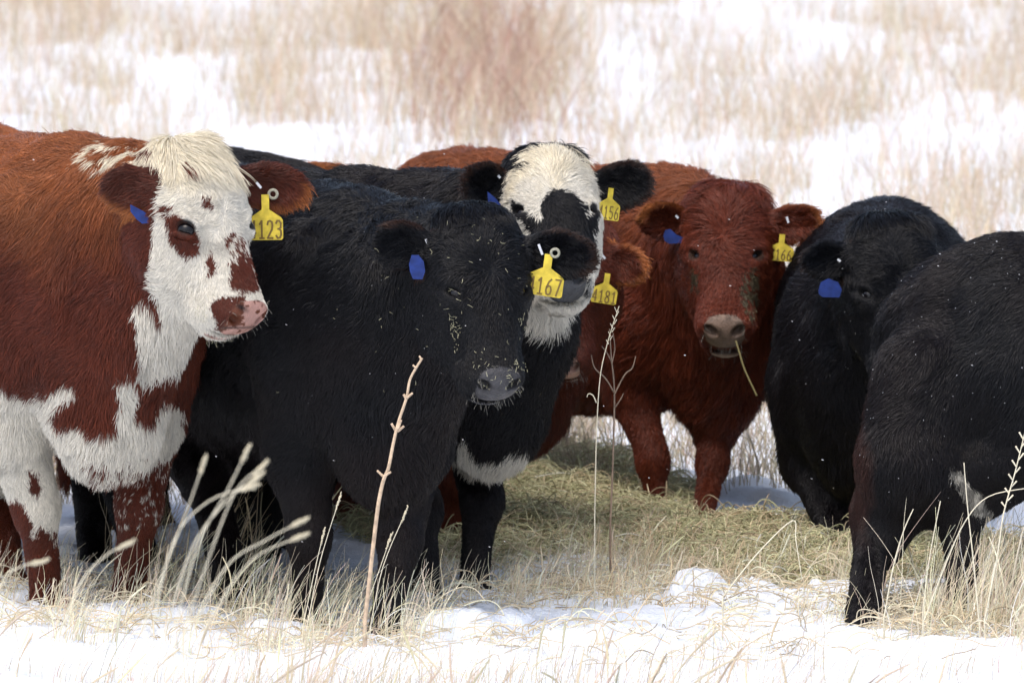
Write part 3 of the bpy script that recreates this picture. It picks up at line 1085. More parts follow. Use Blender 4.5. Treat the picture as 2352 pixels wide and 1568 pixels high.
def coat_H(s, p, N, reg):
    c = coat_black(.12)(s, p, N, reg)
    px, py = proj(p)
    e = (smooth01((2010 + 15 * vnoise(p, 12, 3) - px) / 30) * smooth01((py - 800) / 150) * smooth01((1300 - py) / 150))[:, None]
    c = c * (1 - e) + np.array([.030, .012, .009]) * e
    px, py = proj(p)
    px, py = wob(p, px, py, 8)
    w = inpoly(px, py, [(2185, 1080), (2205, 1082), (2245, 1130), (2292, 1195), (2275, 1205), (2215, 1150)]) & (reg < 3)
    return np.where(w[:, None], WHITE * .5 * (.6 + .8 * (fbm(p, 60, 3, 2) > 0))[:, None], c)


def wet_A(s, p):
    px, py = proj(p)
    px, py = wob(p, px, py, 5)
    c = np.array([.46, .26, .21])[None] * (1 + .16 * fbm(p, 80, 3, 3))[:, None]
    b = inpoly(px, py, A_BROWN[6]) | (fbm(p, 60, 11, 3) > .36)
    c = np.where(b[:, None], np.array([.12, .035, .015]), c)
    px, py = proj(p)
    d = ((px - 555) / 17) ** 2 + ((py - 706 - (px - 555) * .45) / 9) ** 2
    ml = np.exp(-((py - 752 + (px - 560) * .02) / 3.2) ** 2) * (px > 500) * (px < 612)
    return c * (1 - .95 * np.exp(-d * 1.3))[:, None] * (1 - .75 * ml)[:, None]


DARKMUZ, TANMUZ = (.060, .058, .062), (.22, .15, .11)


def coat_E(s, p, N, reg):
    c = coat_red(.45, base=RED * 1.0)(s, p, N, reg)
    px, py = proj(p)
    px, py = wob(p, px, py, 5)
    m = (inpoly(px, py, [(1712, 625), (1738, 615), (1742, 690), (1722, 745), (1706, 720), (1700, 670)]) | inpoly(px, py, [(1590, 612), (1606, 612), (1604, 675), (1592, 662)])) & (fbm(p, 70, 8, 3) > -.25) & ((reg == 3) | (reg == 1))
    return np.where(m[:, None], np.array([.085, .066, .038]), c)



def A_len(s, V, N, reg, ln):
    px, py = proj(V)
    m = smooth01((455 - py) / 90) * ((reg == 3) | (reg == 4)) * smooth01((px - 360) / 50)
    return ln + m * (.054 - ln) * (1 + .35 * vnoise(V, 22, 4))


def A_dir(s, V, N, reg, D):
    px, py = proj(V)
    m = smooth01((470 - py) / 90) * ((reg == 3) | (reg == 4))
    t = np.clip((px - 402) / 18, -1, 1)
    w = fbm(V, 11, 4, 2)
    return D * (1 - m)[:, None] + m[:, None] * np.stack([t * (.8 + .5 * w), -.3 + 0 * t, -.6 + .9 * w], 1)


def E_len(s, V, N, reg, ln):
    px, py = proj(V)
    m = smooth01((600 - py) / 130) * ((reg == 3) | (reg == 4)) * (np.abs(px - 1668) < 130)
    return np.maximum(ln, ln + m * (.056 - ln) * (1 + .5 * vnoise(V, 18, 4))) + .012 * (reg < 2)


def C_len(s, V, N, reg, ln):
    px, py = proj(V)
    m = smooth01((440 - py) / 80) * ((reg == 3) | (reg == 4))
    return ln + m * (.036 - ln)


def B_len(s, V, N, reg, ln):
    px, py = proj(V)
    m = smooth01((760 - py) / 200) * ((reg == 3) | (reg == 4))
    return ln + m * (.030 - ln)


def J_len(s, V, N, reg, ln):
    return ln * (1 + 1.6 * smooth01(1.4 * vnoise(V, 5, 3)))


A.build(coat_A, hairdir=A_dir, lenfn=A_len, wetcol=wet_A)
B.build(coat_black(.15), lenfn=B_len, wetcol=DARKMUZ, clump=(.6, .016))
C.build(coat_C, lenfn=C_len, wetcol=(.075, .078, .085))
E.build(coat_E, lenfn=E_len, wetcol=TANMUZ, clump=(.75, .020), lift=.5)
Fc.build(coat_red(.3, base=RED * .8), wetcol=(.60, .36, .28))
G.build(coat_black(.1), wetcol=DARKMUZ)
Hc.build(coat_H)
Ic.build(coat_black(.1), density=50000)
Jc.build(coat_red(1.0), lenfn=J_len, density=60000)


def ear_y(cow, i, px):
    e = cow.ears[i]
    b, t = e['b'], e['b'] + e['al'] * e['ln']
    bx, tx = proj(b[None])[0][0], proj(t[None])[0][0]
    k = min(1.1, max(0, (px - bx) / (tx - bx)))
    return b[1] + (t[1] - b[1]) * k - .029


def q2(p): return cr(p, 832.6, 459.4, .29297)
def q4(p): return cr(p, 1263.3, 315.8, .4211)
def q5(p): return cr(p, 1665.2, 402.0, .4394)


yellow_tag(A, (609, 447), ear_y(A, 1, 615), 80, 105, '4123', yaw=-5, tilt=1)
button(A, 627, 446, ear_y(A, 1, 627) + .006, .0145, -10)
clip(A, (589, 419), (600, 432), ear_y(A, 1, 595))
blue_tag(A, q1b([(185, 45), (188, 120), (250, 200), (310, 248), (415, 238), (430, 200), (330, 120)]), ear_y(A, 0, 320) - .01)
yellow_tag(B, (1261, 584), ear_y(B, 1, 1255) - .004, 86, 97, '4167', yaw=-6, tilt=-8)
button(B, 1275, 581, ear_y(B, 1, 1275) + .004, .0135)
clip(B, (1237, 561), (1246, 585), ear_y(B, 1, 1240))
clip(B, (978, 549), (984, 563), ear_y(B, 0, 980) + .006)
blue_tag(B, q2([(385, 430), (364, 500), (372, 560), (395, 620), (470, 622), (492, 560), (480, 480), (440, 430)]), ear_y(B, 0, 950) - .004)
yellow_tag(C, (1404, 432), ear_y(C, 1, 1395) - .022, 66, 74, '4156', yaw=38, tilt=-9)
clip(C, (1144, 403), (1149, 409), ear_y(C, 0, 1146))
blue_tag(C, q3([(190, 450), (195, 530), (230, 590), (280, 618), (328, 605), (300, 560), (250, 500)]), ear_y(C, 0, 1135) - .004)
yellow_tag(E, (1797, 538), ear_y(E, 1, 1797) - .004, 60, 62, '4166', yaw=0, tilt=-5)
clip(E, (1807, 498), (1811, 512), ear_y(E, 1, 1808))
clip(E, (1552, 495), (1558, 501), ear_y(E, 0, 1555))
blue_tag(E, q4([(618, 535), (628, 505), (655, 498), (690, 530), (742, 552), (720, 575), (650, 580), (625, 565)]), ear_y(E, 0, 1548) - .004)
yellow_tag(Fc, (1396, 628), Fc.HC[1] - .075, 59, 70, '4181', yaw=0, tilt=-9)
clip(Fc, (1382, 585), (1390, 594), Fc.HC[1] - .06)
blue_tag(G, q5([(488, 600), (500, 560), (540, 540), (590, 558), (612, 600), (598, 640), (510, 638), (490, 622)]), ear_y(G, 0, 1905) - .006, 'round blue plastic ear tag')
clip(G, (1924, 595), (1931, 601), ear_y(G, 0, 1927))


# bits of hay and snow lying on the coats
def on_coat(cow, poly, n, rng):
    px, py = proj(cow.V)
    ok = inpoly(px, py, poly) & (cow.N[:, 1] < -.15)
    # nearest layer only
    i = np.nonzero(ok)[0]
    if len(i) == 0: return cow.V[:0], cow.N[:0]
    y0 = np.percentile(cow.V[i, 1], 5)
    i = i[cow.V[i, 1] < y0 + .35]
    j = rng.choice(i, n)
    return cow.V[j], cow.N[j]


def bits(name, cow, polys, col, lo, hi, rad, up=.012):
    if FUR <= 0: return
    rng = np.random.default_rng(5)
    P_, N_ = zip(*[on_coat(cow, p, n, rng) for p, n in polys])
    P_, N_ = np.concatenate(P_), np.concatenate(N_)
    n = len(P_)
    P_ = P_ + rng.normal(0, .004, (n, 3)) + N_ * up
    d = rng.normal(0, 1, (n, 3))
    d -= N_ * (d * N_).sum(1, keepdims=True) * .8
    d /= np.linalg.norm(d, axis=1, keepdims=True)
    L_ = rng.uniform(lo, hi, n)[:, None]
    e = rng.normal(0, .12, (n, 3)) * L_
    pts = np.stack([P_ - d * L_ * .5, P_ + e, P_ + d * L_ * .5], 1)
    c = np.clip(np.asarray(col)[None] * rng.uniform(.6, 1.2, (n, 1)), 0, .9)
    o = curves_obj(name, pts, np.full((n, 3), rad) * rng.uniform(.6, 1.3, (n, 1)), c, M_GRASS, cow.root)
    o['kind'] = 'stuff'


HAYC = (.42, .40, .26)
bits('hay_bits', B, [([(1020, 500), (1200, 520), (1215, 880), (1090, 890), (1020, 700)], 46), ([(1040, 720), (1065, 730), (1058, 770), (1042, 760)], 26), ([(1050, 765), (1062, 770), (1058, 800), (1048, 795)], 10),
                     ([(1190, 720), (1212, 720), (1212, 790), (1190, 790)], 14), ([(1095, 820), (1210, 830), (1210, 900), (1080, 890)], 60), ([(640, 480), (1000, 480), (1000, 1000), (640, 1000)], 26)], HAYC, .002, .015, .0005, .008)
bits('hay_bits', A, [(q1b([(900, 1000), (1080, 980), (1040, 1250), (900, 1220)]), 24), (q1b([(1000, 1400), (1250, 1400), (1250, 1490), (1000, 1480)]), 10)], HAYC, .003, .02, .0004)
bits('dried_mud', E, [([(1710, 640), (1735, 615), (1742, 700), (1720, 745), (1706, 700)], 40)], (.14, .12, .07), .003, .010, .0009, .006)
bits('snow_specks', Hc, [([(2050, 540), (2352, 560), (2352, 1150), (1990, 1150), (1990, 800)], 80)], (.55, .57, .6), .001, .003, .0006, .015)
bits('snow_specks', G, [([(1760, 500), (2040, 460), (1990, 900), (1760, 900)], 25)], (.55, .57, .6), .001, .003, .0006, .015)
bits('snow_specks', B, [([(640, 480), (1000, 480), (1050, 1000), (640, 1000)], 25)], (.55, .57, .6), .001, .003, .0005, .015)

# the straw hanging from the red cow's mouth
sp = np.array([P3(a, b, E.HC[1] - .16) for a, b in [(1690, 782), (1700, 815), (1708, 842), (1720, 870), (1738, 908)]])
curves_obj('hay_straw', sp[None], np.full((1, 5), .0024), np.array([[.30, .26, .12]]), M_GRASS, E.root)

# ------------------------------------------------------------------ snow
LUMPS = [(1110, 1450, .13, .10, .055), (1180, 1440, .05, .05, .03), (1590, 1375, .08, .06, .055), (1560, 1392, .06, .05, .03), (1730, 1385, .16, .08, .03), (1960, 1385, .10, .06, .03), (640, 1440, .08, .06, .03), (330, 1420, .20, .10, .03),
         (1450, 1480, .30, .12, .03), (1830, 1470, .3, .12, .035), (150, 1500, .4, .15, .03), (2200, 1500, .3, .15, .03), (900, 1520, .4, .15, .03), (1420, 1090, .22, .3, .05), (1700, 1130, .2, .3, .04), (1790, 1160, .2, .25, .035), (1620, 1110, .1, .1, .03), (2150, 1370, .2, .1, .04), (1240, 1255, .1, .08, .04)]
_lp = [(gnd(a, b), c, d, e) for a, b, c, d, e in LUMPS]
_hp = np.random.default_rng(14)                 # hoof holes trodden in the snow
_lp += [(np.array([_hp.uniform(-1.5, 1.5), _hp.uniform(28.9, 31.6), 0]), _hp.uniform(.045, .07), _hp.uniform(.06, .09), -_hp.uniform(.025, .05)) for _ in range(46)]


def gheight(x, y):
    d = .022 * noise2(x, y, 1.3, 0, 3) + .012 * noise2(x, y, 6, 9, 3)
    near = np.clip(1 - np.abs(y - 30.5) / 4, 0, 1)
    wx, wy = .05 * noise2(x, y, 9, 21, 2), .05 * noise2(x, y, 9, 33, 2)
    for (c, rx, ry, h) in _lp:
        t = ((x + wx - c[0]) / rx) ** 2 + ((y + wy - c[1]) / ry) ** 2
        d = d + h * smooth01((1.15 - t) / .9)
    d = d + near * (.014 * np.abs(noise2(x, y, 14, 3, 3)) + .006 * noise2(x, y, 45, 8, 2))
    return d * np.clip((y - 5) / 20, 0, 1)


def sheet(name, xs, ys, m):
    X, Y = np.meshgrid(xs, ys)
    x, y = X.ravel(), Y.ravel()
    z = gheight(x, y)
    nx, ny = len(xs), len(ys)
    i, j = np.meshgrid(np.arange(nx - 1), np.arange(ny - 1))
    a = (j * nx + i).ravel()
    f = np.stack([a, a + 1, a + nx + 1, a + nx], 1)
    return mesh_obj(name, np.stack([x, y, z], 1), f, m)


def grow(a, b, s0, g):
    out, t, s_ = [], a, s0
    while t < b:
        out.append(t); t += s_; s_ *= g
    return out + [b]


M_SNOW = mat('snow', (.80, .84, .90), .6, .3, bump=(90, .012))
xs = np.array([-q for q in grow(2.6, 900, .05, 1.25)[::-1]] + list(np.arange(-2.585, 2.585, .015)) + grow(2.6, 900, .05, 1.25))
ys = np.array([-q for q in grow(1, 300, 1, 1.4)[::-1]] + list(np.arange(0, 26, 1.0)) + list(np.arange(26, 34, .017)) + list(np.arange(34, 60, .08)) + grow(60, 2500, .2, 1.25))
tag(sheet('snow_ground', xs, ys, M_SNOW), kind='structure')


# ------------------------------------------------------------------ dry grass
def blades(x, y, h, lean, col, rad=.0012, K=6, head=None, bend=.5, seed=0, z0=None, az=None):
    """x,y roots; h heights; lean = horizontal reach as share of height; head = (share of blades, radius) for seed heads"""
    rng = np.random.default_rng(seed)
    n = len(x)
    z = gheight(x, y) - .01 if z0 is None else z0
    az = rng.uniform(0, 2 * math.pi, n) if az is None else az + rng.normal(0, .9, n)
    ln = lean * rng.uniform(.2, 1.3, n)
    t = np.linspace(0, 1, K)[None]
    hx = h * ln
    d = t ** (1.4 + bend)
    wv = rng.normal(0, .03, (n, 2))
    px = x[:, None] + np.cos(az)[:, None] * hx[:, None] * d + (wv[:, :1] * np.sin(t * 5)) * h[:, None]
    py = y[:, None] + np.sin(az)[:, None] * hx[:, None] * d + (wv[:, 1:] * np.sin(t * 5)) * h[:, None]
    pz = z[:, None] + h[:, None] * (t - .35 * ln[:, None] ** 2 * t ** 3 * np.minimum(1, ln[:, None]))
    r = rad * np.linspace(1, .35, K)[None] * rng.uniform(.7, 1.4, n)[:, None]
    if head:
        m = rng.random(n) < head[0]
        prof = np.zeros(K); prof[-3:] = [.7, 1, .5]
        r = np.where(m[:, None], np.maximum(r, head[1] * prof[None]), r)
    c = np.asarray(col)[None] * np.exp(rng.normal(0, .22, (n, 1))) * (1 + rng.normal(0, .05, (n, 3)))
    return np.stack([px, py, pz], 2), r, np.clip(c, .01, .8)


def merge(lst):
    K = max(a[0].shape[1] for a in lst)
    assert all(a[0].shape[1] == K for a in lst)
    return [np.concatenate([a[i] for a in lst]) for i in range(3)]


def in_frame_dens(x, y):
    """how thickly the far field is grown over, read at the place on the ground"""
    p = np.stack([x, y, np.full_like(x, .12)], 1)
    px, py = proj(p)
    q = np.stack([px / 420, py / 130, np.zeros_like(px)], 1)
    d = .42 + .75 * fbm(q, 1.7, 7, 3)
    def blob(cx, cy, rx, ry, a):
        return a * np.exp(-((px - cx) / rx) ** 2 - ((py - cy) / ry) ** 2)
    d = d + blob(700, 130, 260, 90, .8) + blob(1120, 200, 190, 130, .9) + blob(40, 60, 160, 90, .5) + blob(230, 150, 90, 60, .6)
    d = d - blob(250, 300, 420, 75, 1.3) - blob(60, 170, 90, 90, .9) - blob(1400, 170, 90, 90, .9) - blob(400, 130, 90, 60, .5)
    d = d + blob(1900, 300, 500, 160, .25) + blob(1600, 370, 300, 60, .3) - blob(2240, 60, 120, 60, .8) - blob(2000, 420, 250, 40, .4) - blob(1750, 90, 120, 40, .3)
    return np.clip(d, .26, 1.2)


TAN, PALE, DARKTAN, RUSTY, HAY, GREEN = (.58, .47, .31), (.68, .60, .44), (.30, .20, .11), (.42, .27, .20), (.54, .51, .31), (.42, .42, .24)
rng = np.random.default_rng(21)
# far field: clumps of standing dead grass
nc = 7600
cx, cyy = rng.uniform(-6.0, 6.0, nc), rng.uniform(35.5, 62, nc)
keep = rng.random(nc) < in_frame_dens(cx, cyy) / 1.3
cx, cyy = cx[keep], cyy[keep]
per = 22
x = np.repeat(cx, per) + rng.normal(0, .08, len(cx) * per)
y = np.repeat(cyy, per) + rng.normal(0, .12, len(cx) * per)
hh = np.repeat(rng.uniform(.14, .42, len(cx)), per) * rng.uniform(.4, 1.1, len(x))
px_, py_ = proj(np.stack([x, y, np.full_like(x, .12)], 1))
ru = np.exp(-((px_ - 1110) / 170) ** 2 - ((py_ - 175) / 130) ** 2) > rng.random(len(x)) * 1.3 + .15
g1 = blades(x[~ru], y[~ru], hh[~ru], .45, (.55, .44, .315), .0014, 5, None, .5, 1)
g2 = blades(x[ru], y[ru], hh[ru] * 1.25, .5, RUSTY, .0015, 5, None, .3, 2)
tag(curves_obj('dry_grass', *merge([g1]), M_GRASS), 'pale dry grass standing in the snow behind the herd', 'grass', kind='stuff')
c_ = gnd(1110, 330)
g3 = blades(c_[0] + rng.normal(0, .22, 200), c_[1] + rng.uniform(-1, 8, 200), rng.uniform(.2, .5, 200), .5, (.30, .16, .11), .0022, 5, None, .2, 12)
tag(curves_obj('reddish_brush', *merge([g2, g3]), M_GRASS), 'reddish brown brush in the snow above the white faced cow', 'brush', kind='stuff')
# middle distance, just behind the herd
nc = 1100
cx, cyy = rng.uniform(-4.2, 4.2, nc), rng.uniform(32.6, 36, nc)
per = 20
x = np.repeat(cx, per) + rng.normal(0, .04, nc * per)
y = np.repeat(cyy, per) + rng.normal(0, .04, nc * per)
g = blades(x, y, rng.uniform(.05, .22, len(x)), .6, (.50, .41, .29), .0012, 5, None, .5, 3)
tag(curves_obj('dry_grass', *g, M_GRASS), 'dry grass in the snow seen between the legs of the herd', 'grass', kind='stuff')


# hay strewn on the snow
def haymat(name, areas, label, seed, cols=None, cat='hay'):
    rng = np.random.default_rng(seed)
    P_, C_ = [], []
    for (x0, y0, rx, ry, n, thick) in areas:
        c = gnd(x0, y0)
        a, r = rng.uniform(0, 2 * math.pi, n), np.sqrt(rng.random(n))
        x, y = c[0] + rx * r * np.cos(a), c[1] + ry * r * np.sin(a)
        top = thick * (1 - r ** 2) * (.6 + .5 * noise2(x, y, 6, 2, 2))
        z = gheight(x, y) + top * rng.random(n) ** .5 + .005
        L_ = rng.uniform(.05, .16, n)
        az = rng.uniform(0, 2 * math.pi, n)
        el = rng.normal(.1, .28, n)
        d = np.stack([np.cos(az) * np.cos(el), np.sin(az) * np.cos(el), np.sin(el)], 1)
        p = np.stack([x, y, z], 1)
        bow = rng.normal(0, .18, (n, 3)) * L_[:, None]; bow[:, 2] = np.abs(bow[:, 2])
        t = np.linspace(-.5, .5, 5)[None, :, None]
        pts = p[:, None] + d[:, None] * t * L_[:, None, None] + bow[:, None] * (1 - 4 * t * t)
        pts[..., 2] = np.maximum(pts[..., 2], gheight(pts[..., 0].ravel(), pts[..., 1].ravel()).reshape(n, 5) + .002)
        P_.append(pts)
        base = np.where((rng.random(n) < .5)[:, None], np.array(HAY), np.where((rng.random(n) < .5)[:, None], np.array(GREEN), np.array(TAN)))
        if cols is not None: base = np.where((rng.random(n) < .6)[:, None], np.array(cols[0]), np.array(cols[1]))
        C_.append(base * np.exp(rng.normal(0, .3, (n, 1))))
    pts, col = np.concatenate(P_), np.clip(np.concatenate(C_), .01, .8)
    o = curves_obj(name, pts, np.full(pts.shape[:2], .0013), col, M_GRASS)
    tag(o, label, cat, kind='stuff')


haymat('hay', [(1250, 1165, .42, 1.0, 15000, .07), (1080, 1200, .35, .7, 5000, .06), (1360, 1225, .24, .40, 6500, .025), (1130, 1260, .25, .4, 3000, .04), (1560, 1265, .35, .22, 3500, .02)], 'greenish hay piled on the snow behind the front legs of the white faced cow', 4)
haymat('hay', [(1850, 1285, .42, .55, 13000, .08), (1640, 1260, .25, .3, 4000, .04), (2180, 1310, .45, .5, 9000, .07), (2050, 1340, .3, .3, 3000, .04)], 'greenish hay on the snow between the red cow and the hindquarters at right', 6)


haymat('straw_litter', [(150, 1390, .35, .8, 260, .02), (450, 1390, .3, .8, 260, .02), (780, 1420, .35, .7, 320, .02), (1250, 1330, .4, .8, 500, .02), (1500, 1350, .35, .5, 300, .02), (1150, 1500, .8, .5, 160, .01), (1900, 1400, .4, .4, 260, .02), (2250, 1430, .35, .5, 800, .06), (1800, 1480, .8, .4, 140, .01)], 'broken pale stems lying on the snow among the feet of the herd', 8, (PALE, TAN), 'straw')


# tussocks round the feet of the herd
def tussocks(name, spots, label, seed, rad=.0009, head=(.05, .0022), az=None, lean=.5):
    rng = np.random.default_rng(seed)
    out = []
    for i, (x0, y0, rx, n, h, col) in enumerate(spots):
        c = gnd(x0, y0)
        k = max(4, n // 9)
        qx, qy = rng.normal(0, rx * .6, k), rng.normal(0, rx * 1.5, k)
        j = rng.integers(0, k, n)
        x, y = c[0] + qx[j] + rng.normal(0, .018, n), c[1] + qy[j] + rng.normal(0, .03, n)
        out.append(blades(x, y, h * rng.uniform(.25, 1.15, n), lean, col, rad, 6, head, .4, seed * 31 + i, az=None if az is None else np.full(n, az)))
    g = merge(out)
    tag(curves_obj(name, *g, M_GRASS), label, 'grass', kind='stuff')


tussocks('dry_grass', [(60, 1410, .3, 250, .13, PALE), (250, 1425, .3, 260, .13, PALE), (420, 1400, .25, 260, .18, PALE), (480, 1330, .2, 110, .24, TAN), (380, 1300, .15, 90, .22, TAN), (160, 1330, .2, 70, .14, PALE), (560, 1400, .2, 120, .18, PALE)], 'pale dry grass around the legs of the red and white cow', 31, az=.4)
tussocks('dry_grass', [(700, 1445, .22, 170, .15, PALE), (840, 1450, .2, 210, .18, PALE), (930, 1440, .12, 90, .17, PALE), (600, 1440, .1, 50, .15, PALE), (1010, 1340, .12, 60, .14, TAN)], 'pale dry grass around the front legs of the lowered black head', 33, az=.5)
tussocks('dry_grass', [(1180, 1345, .2, 160, .10, PALE), (1300, 1350, .25, 330, .11, PALE), (1420, 1345, .25, 380, .12, PALE), (1540, 1335, .22, 330, .13, TAN), (1640, 1345, .2, 120, .10, PALE), (1250, 1280, .3, 130, .10, TAN), (1480, 1275, .3, 160, .11, TAN), (1100, 1290, .2, 80, .10, TAN), (1400, 1420, .3, 60, .10, PALE)], 'dry grass in the middle of the snow before the hay', 35, az=.6)
tussocks('dry_grass', [(1880, 1350, .10, 90, .18, PALE), (1930, 1410, .15, 60, .13, PALE), (2120, 1435, .2, 90, .16, PALE), (2240, 1445, .2, 230, .22, PALE), (2330, 1445, .2, 380, .26, PALE), (2300, 1390, .2, 120, .22, TAN), (2400, 1425, .3, 300, .30, PALE), (1800, 1330, .15, 50, .14, TAN), (1750, 1430, .3, 60, .09, PALE)], 'tall pale dry grass around the hind legs at the right edge', 37, az=.6)
# blurred strip close to the camera
rg = np.random.default_rng(77)
n = 11000
y = rg.uniform(24.5, 28.6, n)
x = rg.uniform(-3.1, 3.1, n)
ok = (noise2(x, y, 2.2, 5, 3) > -.05 + .25 * rg.normal(0, 1, n))
x, y = x[ok], y[ok]
g = blades(x, y, rg.uniform(.04, .20, len(x)) + (28.6 - y) * .065, .6, (.55, .46, .33), .0009, 6, (.06, .0028), .4, 5, az=np.full(len(x), .5))
tag(curves_obj('dry_grass', *g, M_GRASS), 'blurred pale grass tips along the bottom of the picture', 'grass', kind='stuff')


# ------------------------------------------------------------------ single plants
def tube(path, rads, n=8):
    path = np.asarray(path)
    v, f = [], []
    for i, p in enumerate(path):
        d = nrm(path[min(i + 1, len(path) - 1)] - path[max(i - 1, 0)])
        a = nrm(np.cross(d, [0, 1, .01]))
        b = np.cross(d, a)
        for k in range(n):
            t = 2 * math.pi * k / n
            v.append(p + (a * math.cos(t) + b * math.sin(t)) * rads[i])
    for i in range(len(path) - 1):
        for k in range(n):
            f.append((i * n + k, i * n + (k + 1) % n, (i + 1) * n + (k + 1) % n, (i + 1) * n + k))
    v += [path[0], path[-1]]
    for k in range(n):
        f.append((len(v) - 2, (k + 1) % n, k))
        f.append((len(v) - 1, (len(path) - 1) * n + k, (len(path) - 1) * n + (k + 1) % n))
    return v, f


def join(parts):
    V_, F_ = [], []
    for v, f in parts:
        k = len(V_)
        V_ += list(v)
        F_ += [tuple(q + k for q in a) for a in f]
    return V_, F_


def fine(path, m=5):
    """smooth a coarse path"""
    p = np.asarray(path, float)
    n = len(p)
    out = []
    for i in range(n - 1):
        p0, p1, p2, p3 = p[max(i - 1, 0)], p[i], p[i + 1], p[min(i + 2, n - 1)]
        for k in range(m):
            t = k / m
            out.append(.5 * ((2 * p1) + (-p0 + p2) * t + (2 * p0 - 5 * p1 + 4 * p2 - p3) * t * t + (-p0 + 3 * p1 - 3 * p2 + p3) * t ** 3))
    out.append(p[-1])
    return np.array(out)


M_STALK = mat('woody_stalk', (.56, .42, .29), .55, .3, noise=(60, .3))
M_TWIG = mat('grey_twig', (.30, .22, .16), .7, .2, noise=(60, .25))
M_STRAW = mat('bleached_straw', (.72, .66, .50), .6, .2, noise=(50, .15))
M_SEED = mat('seed_heads', (.56, .50, .36), .8, .1, noise=(400, .3))


def plant(name, label, Y, stems, m, cat='weed', seeds=None, sm=None, parts='branch', group=None):
    """stems: list of (pixel path, r0, r1); the first is the main stem, the rest its branches"""
    b = P3(*stems[0][0][0], Y)
    g = gheight(np.array([b[0]]), np.array([Y]))[0]
    root = empty(name, (b[0], Y, g))
    tag(root, label, cat, group)
    for i, (pp, r0, r1) in enumerate(stems):
        w = fine([P3(a, c, Y + (0 if i == 0 else .01 * math.sin(i * 2.3))) for a, c in pp])
        if i == 0: w = np.concatenate([[np.array([w[0][0], Y, g - .02])], w])
        v, f = tube(w, np.linspace(r0, r1, len(w)))
        mesh_obj('stem' if i == 0 else parts, v, f, m, root)
    for (cx, cy, L_, rr, ang) in seeds or []:
        c = P3(cx, cy, Y)
        d = np.array([math.cos(ang), 0, math.sin(ang)])
        # seed head: a spindle with bristly rows of grains
        rs = np.random.default_rng(int(cx))
        pr = []
        n = 26
        for k in range(n):
            t = k / (n - 1)
            q = c + d * L_ * (t - .5)
            pr.append(uvsphere(q + rs.normal(0, rr * .35, 3), rr * (.35 + .65 * math.sin(math.pi * (.12 + .8 * t))), 6, 5, (1, 1, 1.5)))
        v, f = join(pr)
        mesh_obj('seed_head', v, f, sm or M_SEED, root)
    return root


def stub(a, b, r=.003): return ([a, b], r, r * .7)


plant('dead_stalk', 'thick pale woody stalk with stubby nodes in front of the black chest', 29.0,
      [([(838, 1430), (852, 1300), (868, 1165), (880, 1105), (892, 1075), (903, 1020), (915, 970), (934, 912), (943, 868), (970, 822)], .0056, .0028),
       stub((880, 1093), (866, 1080), .0035), stub((882, 1093), (898, 1083), .0035), stub((911, 992), (899, 972), .004), stub((913, 990), (928, 978), .004), stub((913, 986), (922, 964), .0035),
       stub((933, 915), (927, 905), .004), stub((934, 914), (948, 902), .0035), stub((956, 845), (948, 838), .003), stub((967, 824), (963, 817), .003)], M_STALK, parts='node')
plant('branched_weed', 'brown leafless forked weed standing between the two red cows', 30.4,
      [([(1402, 1195), (1408, 1050), (1411, 900), (1404, 820), (1400, 755)], .003, .0014), ([(1410, 900), (1390, 868), (1366, 845), (1358, 815)], .0022, .0012),
       ([(1411, 905), (1435, 860), (1452, 845), (1460, 818)], .0022, .0012), ([(1404, 830), (1394, 810), (1382, 795)], .0018, .001), ([(1405, 835), (1412, 800), (1408, 765)], .0018, .001),
       ([(1413, 935), (1426, 915), (1432, 903)], .0018, .001)], M_TWIG)
plant('bleached_grass', 'thin white bleached grass stem with feathery tip before the dark red flank', 29.9,
      [([(1366, 1180), (1370, 1000), (1378, 870), (1392, 800), (1408, 745), (1422, 703)], .0016, .0007), ([(1370, 925), (1362, 908), (1352, 904), (1348, 912)], .0016, .0008)] +
      [([(1398 + i * 2.4, 790 - i * 9.0), (1398 + i * 2.4 + (7 if i % 2 else -6), 780 - i * 9.4)], .0012, .0006) for i in range(9)], M_STRAW, 'grass', parts='spikelet')
plant('seed_stalk', 'tall pale stalk with small side pods at the right edge', 29.1,
      [([(2262, 1420), (2290, 1280), (2305, 1180), (2330, 1090), (2345, 1030), (2356, 985)], .0022, .0012)] +
      [([(2310 + i * 4.1, 1165 - i * 15.5), (2310 + i * 4.1 + (13 if i % 2 else -10), 1152 - i * 16.0)], .0015, .0022) for i in range(12)], M_STRAW, parts='pod')
for i, (lab, st) in enumerate([('straight pale stalk rising to the white belly hair at right', [(2250, 1440), (2236, 1290), (2222, 1160), (2214, 1062)]),
                               ('pale stalk bowing left to right under the belly at right', [(2120, 1430), (2170, 1300), (2215, 1200), (2270, 1140), (2362, 1120)]),
                               ('pale stalk crossing the hind leg at the right with a bent tip', [(2030, 1420), (2052, 1300), (2075, 1220), (2098, 1168)]),
                               ('broken stalk leaning over the hay right of the red cow', [(1660, 1370), (1740, 1270), (1820, 1195), (1828, 1240), (1842, 1330)]),
                               ('tall pale stalk in front of the shaded hind leg at right', [(2120, 1400), (2135, 1280), (2160, 1150)])]):
    plant('grass_stalk', lab, 29.1 + .04 * i, [(st, .0019, .0011)], M_STRAW, 'grass')
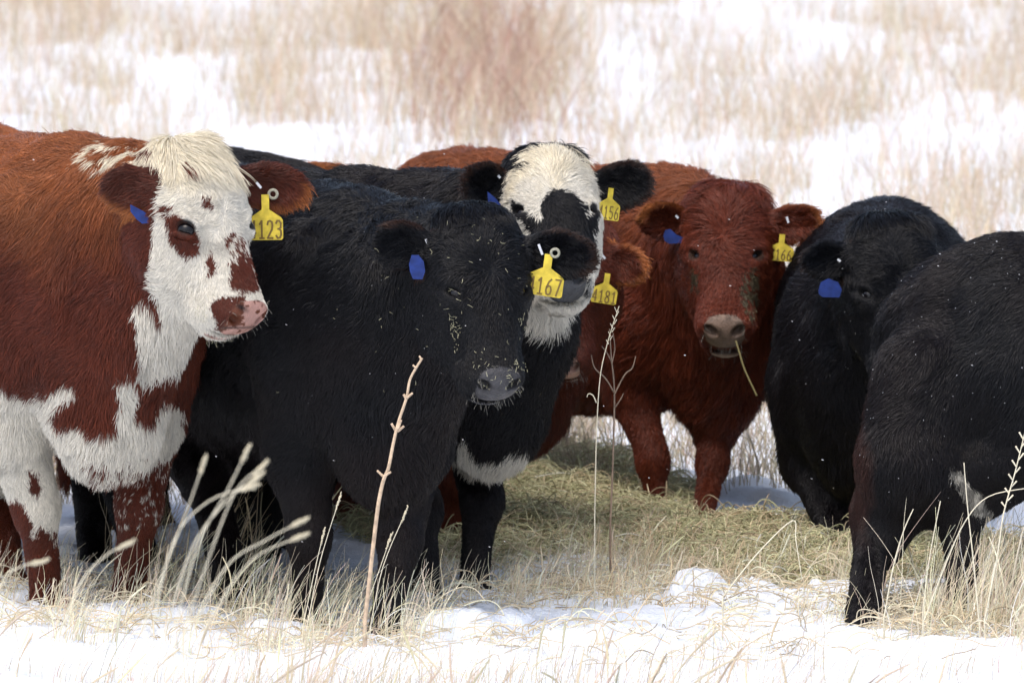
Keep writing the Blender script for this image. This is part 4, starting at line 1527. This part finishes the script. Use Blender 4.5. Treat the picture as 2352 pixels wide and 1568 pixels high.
# timothy heads out of focus nearest the camera
tim = [((400, 1450), (455, 1250), (520, 1130), (565, 1040)), ((420, 1460), (480, 1280), (540, 1130), (600, 1072)), ((380, 1450), (440, 1260), (520, 1150), (588, 1098)), ((330, 1440), (380, 1300), (430, 1170), (467, 1065)),
       ((430, 1460), (520, 1300), (610, 1240), (690, 1198)), ((460, 1460), (540, 1330), (600, 1270), (690, 1232)), ((350, 1440), (400, 1240), (480, 1150), (575, 1118)), ((140, 1450), (190, 1330), (250, 1270), (290, 1250)),
       ((-20, 1440), (10, 1330), (50, 1300), (90, 1290))]
b0 = P3(400, 1450, 27.4)
for i, pth in enumerate(tim):
    tip, pre = pth[-1], pth[-2]
    ang = math.atan2(-(tip[1] - pre[1]), tip[0] - pre[0])
    lab = ['blurred grass stem with the topmost seed head at left', 'blurred grass stem with drooping head right of the topmost one', 'blurred grass stem with its head under the drooping one', 'blurred grass stem leaning before the leg of the red and white cow',
           'blurred grass stem reaching farthest right before the black legs', 'blurred grass stem just below the farthest reaching one', 'blurred thin grass stem in the middle of the bunch at left', 'blurred short grass stem between the two spotted legs', 'blurred grass stem at the left edge of the picture'][i]
    plant('timothy_grass', lab, 22.0 + .1 * i, [(list(pth), .0015, .0010)], M_STRAW, 'grass', seeds=[(tip[0], tip[1], 0.040, .0031, ang)], group='blurred grass heads in the left foreground')
for i, (tx, ty, bx, by) in enumerate([(778, 1150, 735, 1290), (930, 1180, 880, 1300), (895, 1240, 845, 1380), (742, 1230, 725, 1300)]):
    ang = math.atan2(by - ty, tx - bx)
    plant('bristle_grass', ['bristly grass head left of the woody stalk, highest of its kind', 'bristly grass head right of the woody stalk', 'bristly grass head low beside the woody stalk', 'small bristly grass head farthest left near the black legs'][i], 29.0,
          [([(bx - 30, 1440), (bx, by), (tx, ty)], .0012, .0008)], M_STRAW, 'grass', seeds=[(tx, ty, .045, .0024, ang)], group='bristly grass heads by the woody stalk')

# snowflakes in the air
rs = np.random.default_rng(9)
n = 150
Yf = rs.uniform(28.3, 33, n)
c = np.array([P3(a, b, q) for a, b, q in zip(rs.uniform(-50, 2400, n), rs.uniform(250, 1400, n), Yf)])
d = np.stack([rs.normal(.0035, .0008, n), rs.normal(0, .001, n), -rs.uniform(.0005, .002, n)], 1)
pts = np.stack([c - d * .5, c, c + d * .5], 1)
tag(curves_obj('snowflakes', pts, np.full((n, 3), .0006) * rs.uniform(.5, 1.3, (n, 1)), np.full((n, 3), .85), mat('snowflake', attr='col', rough=.6)), 'fine snowflakes falling in front of the herd', 'snowflakes', kind='stuff')
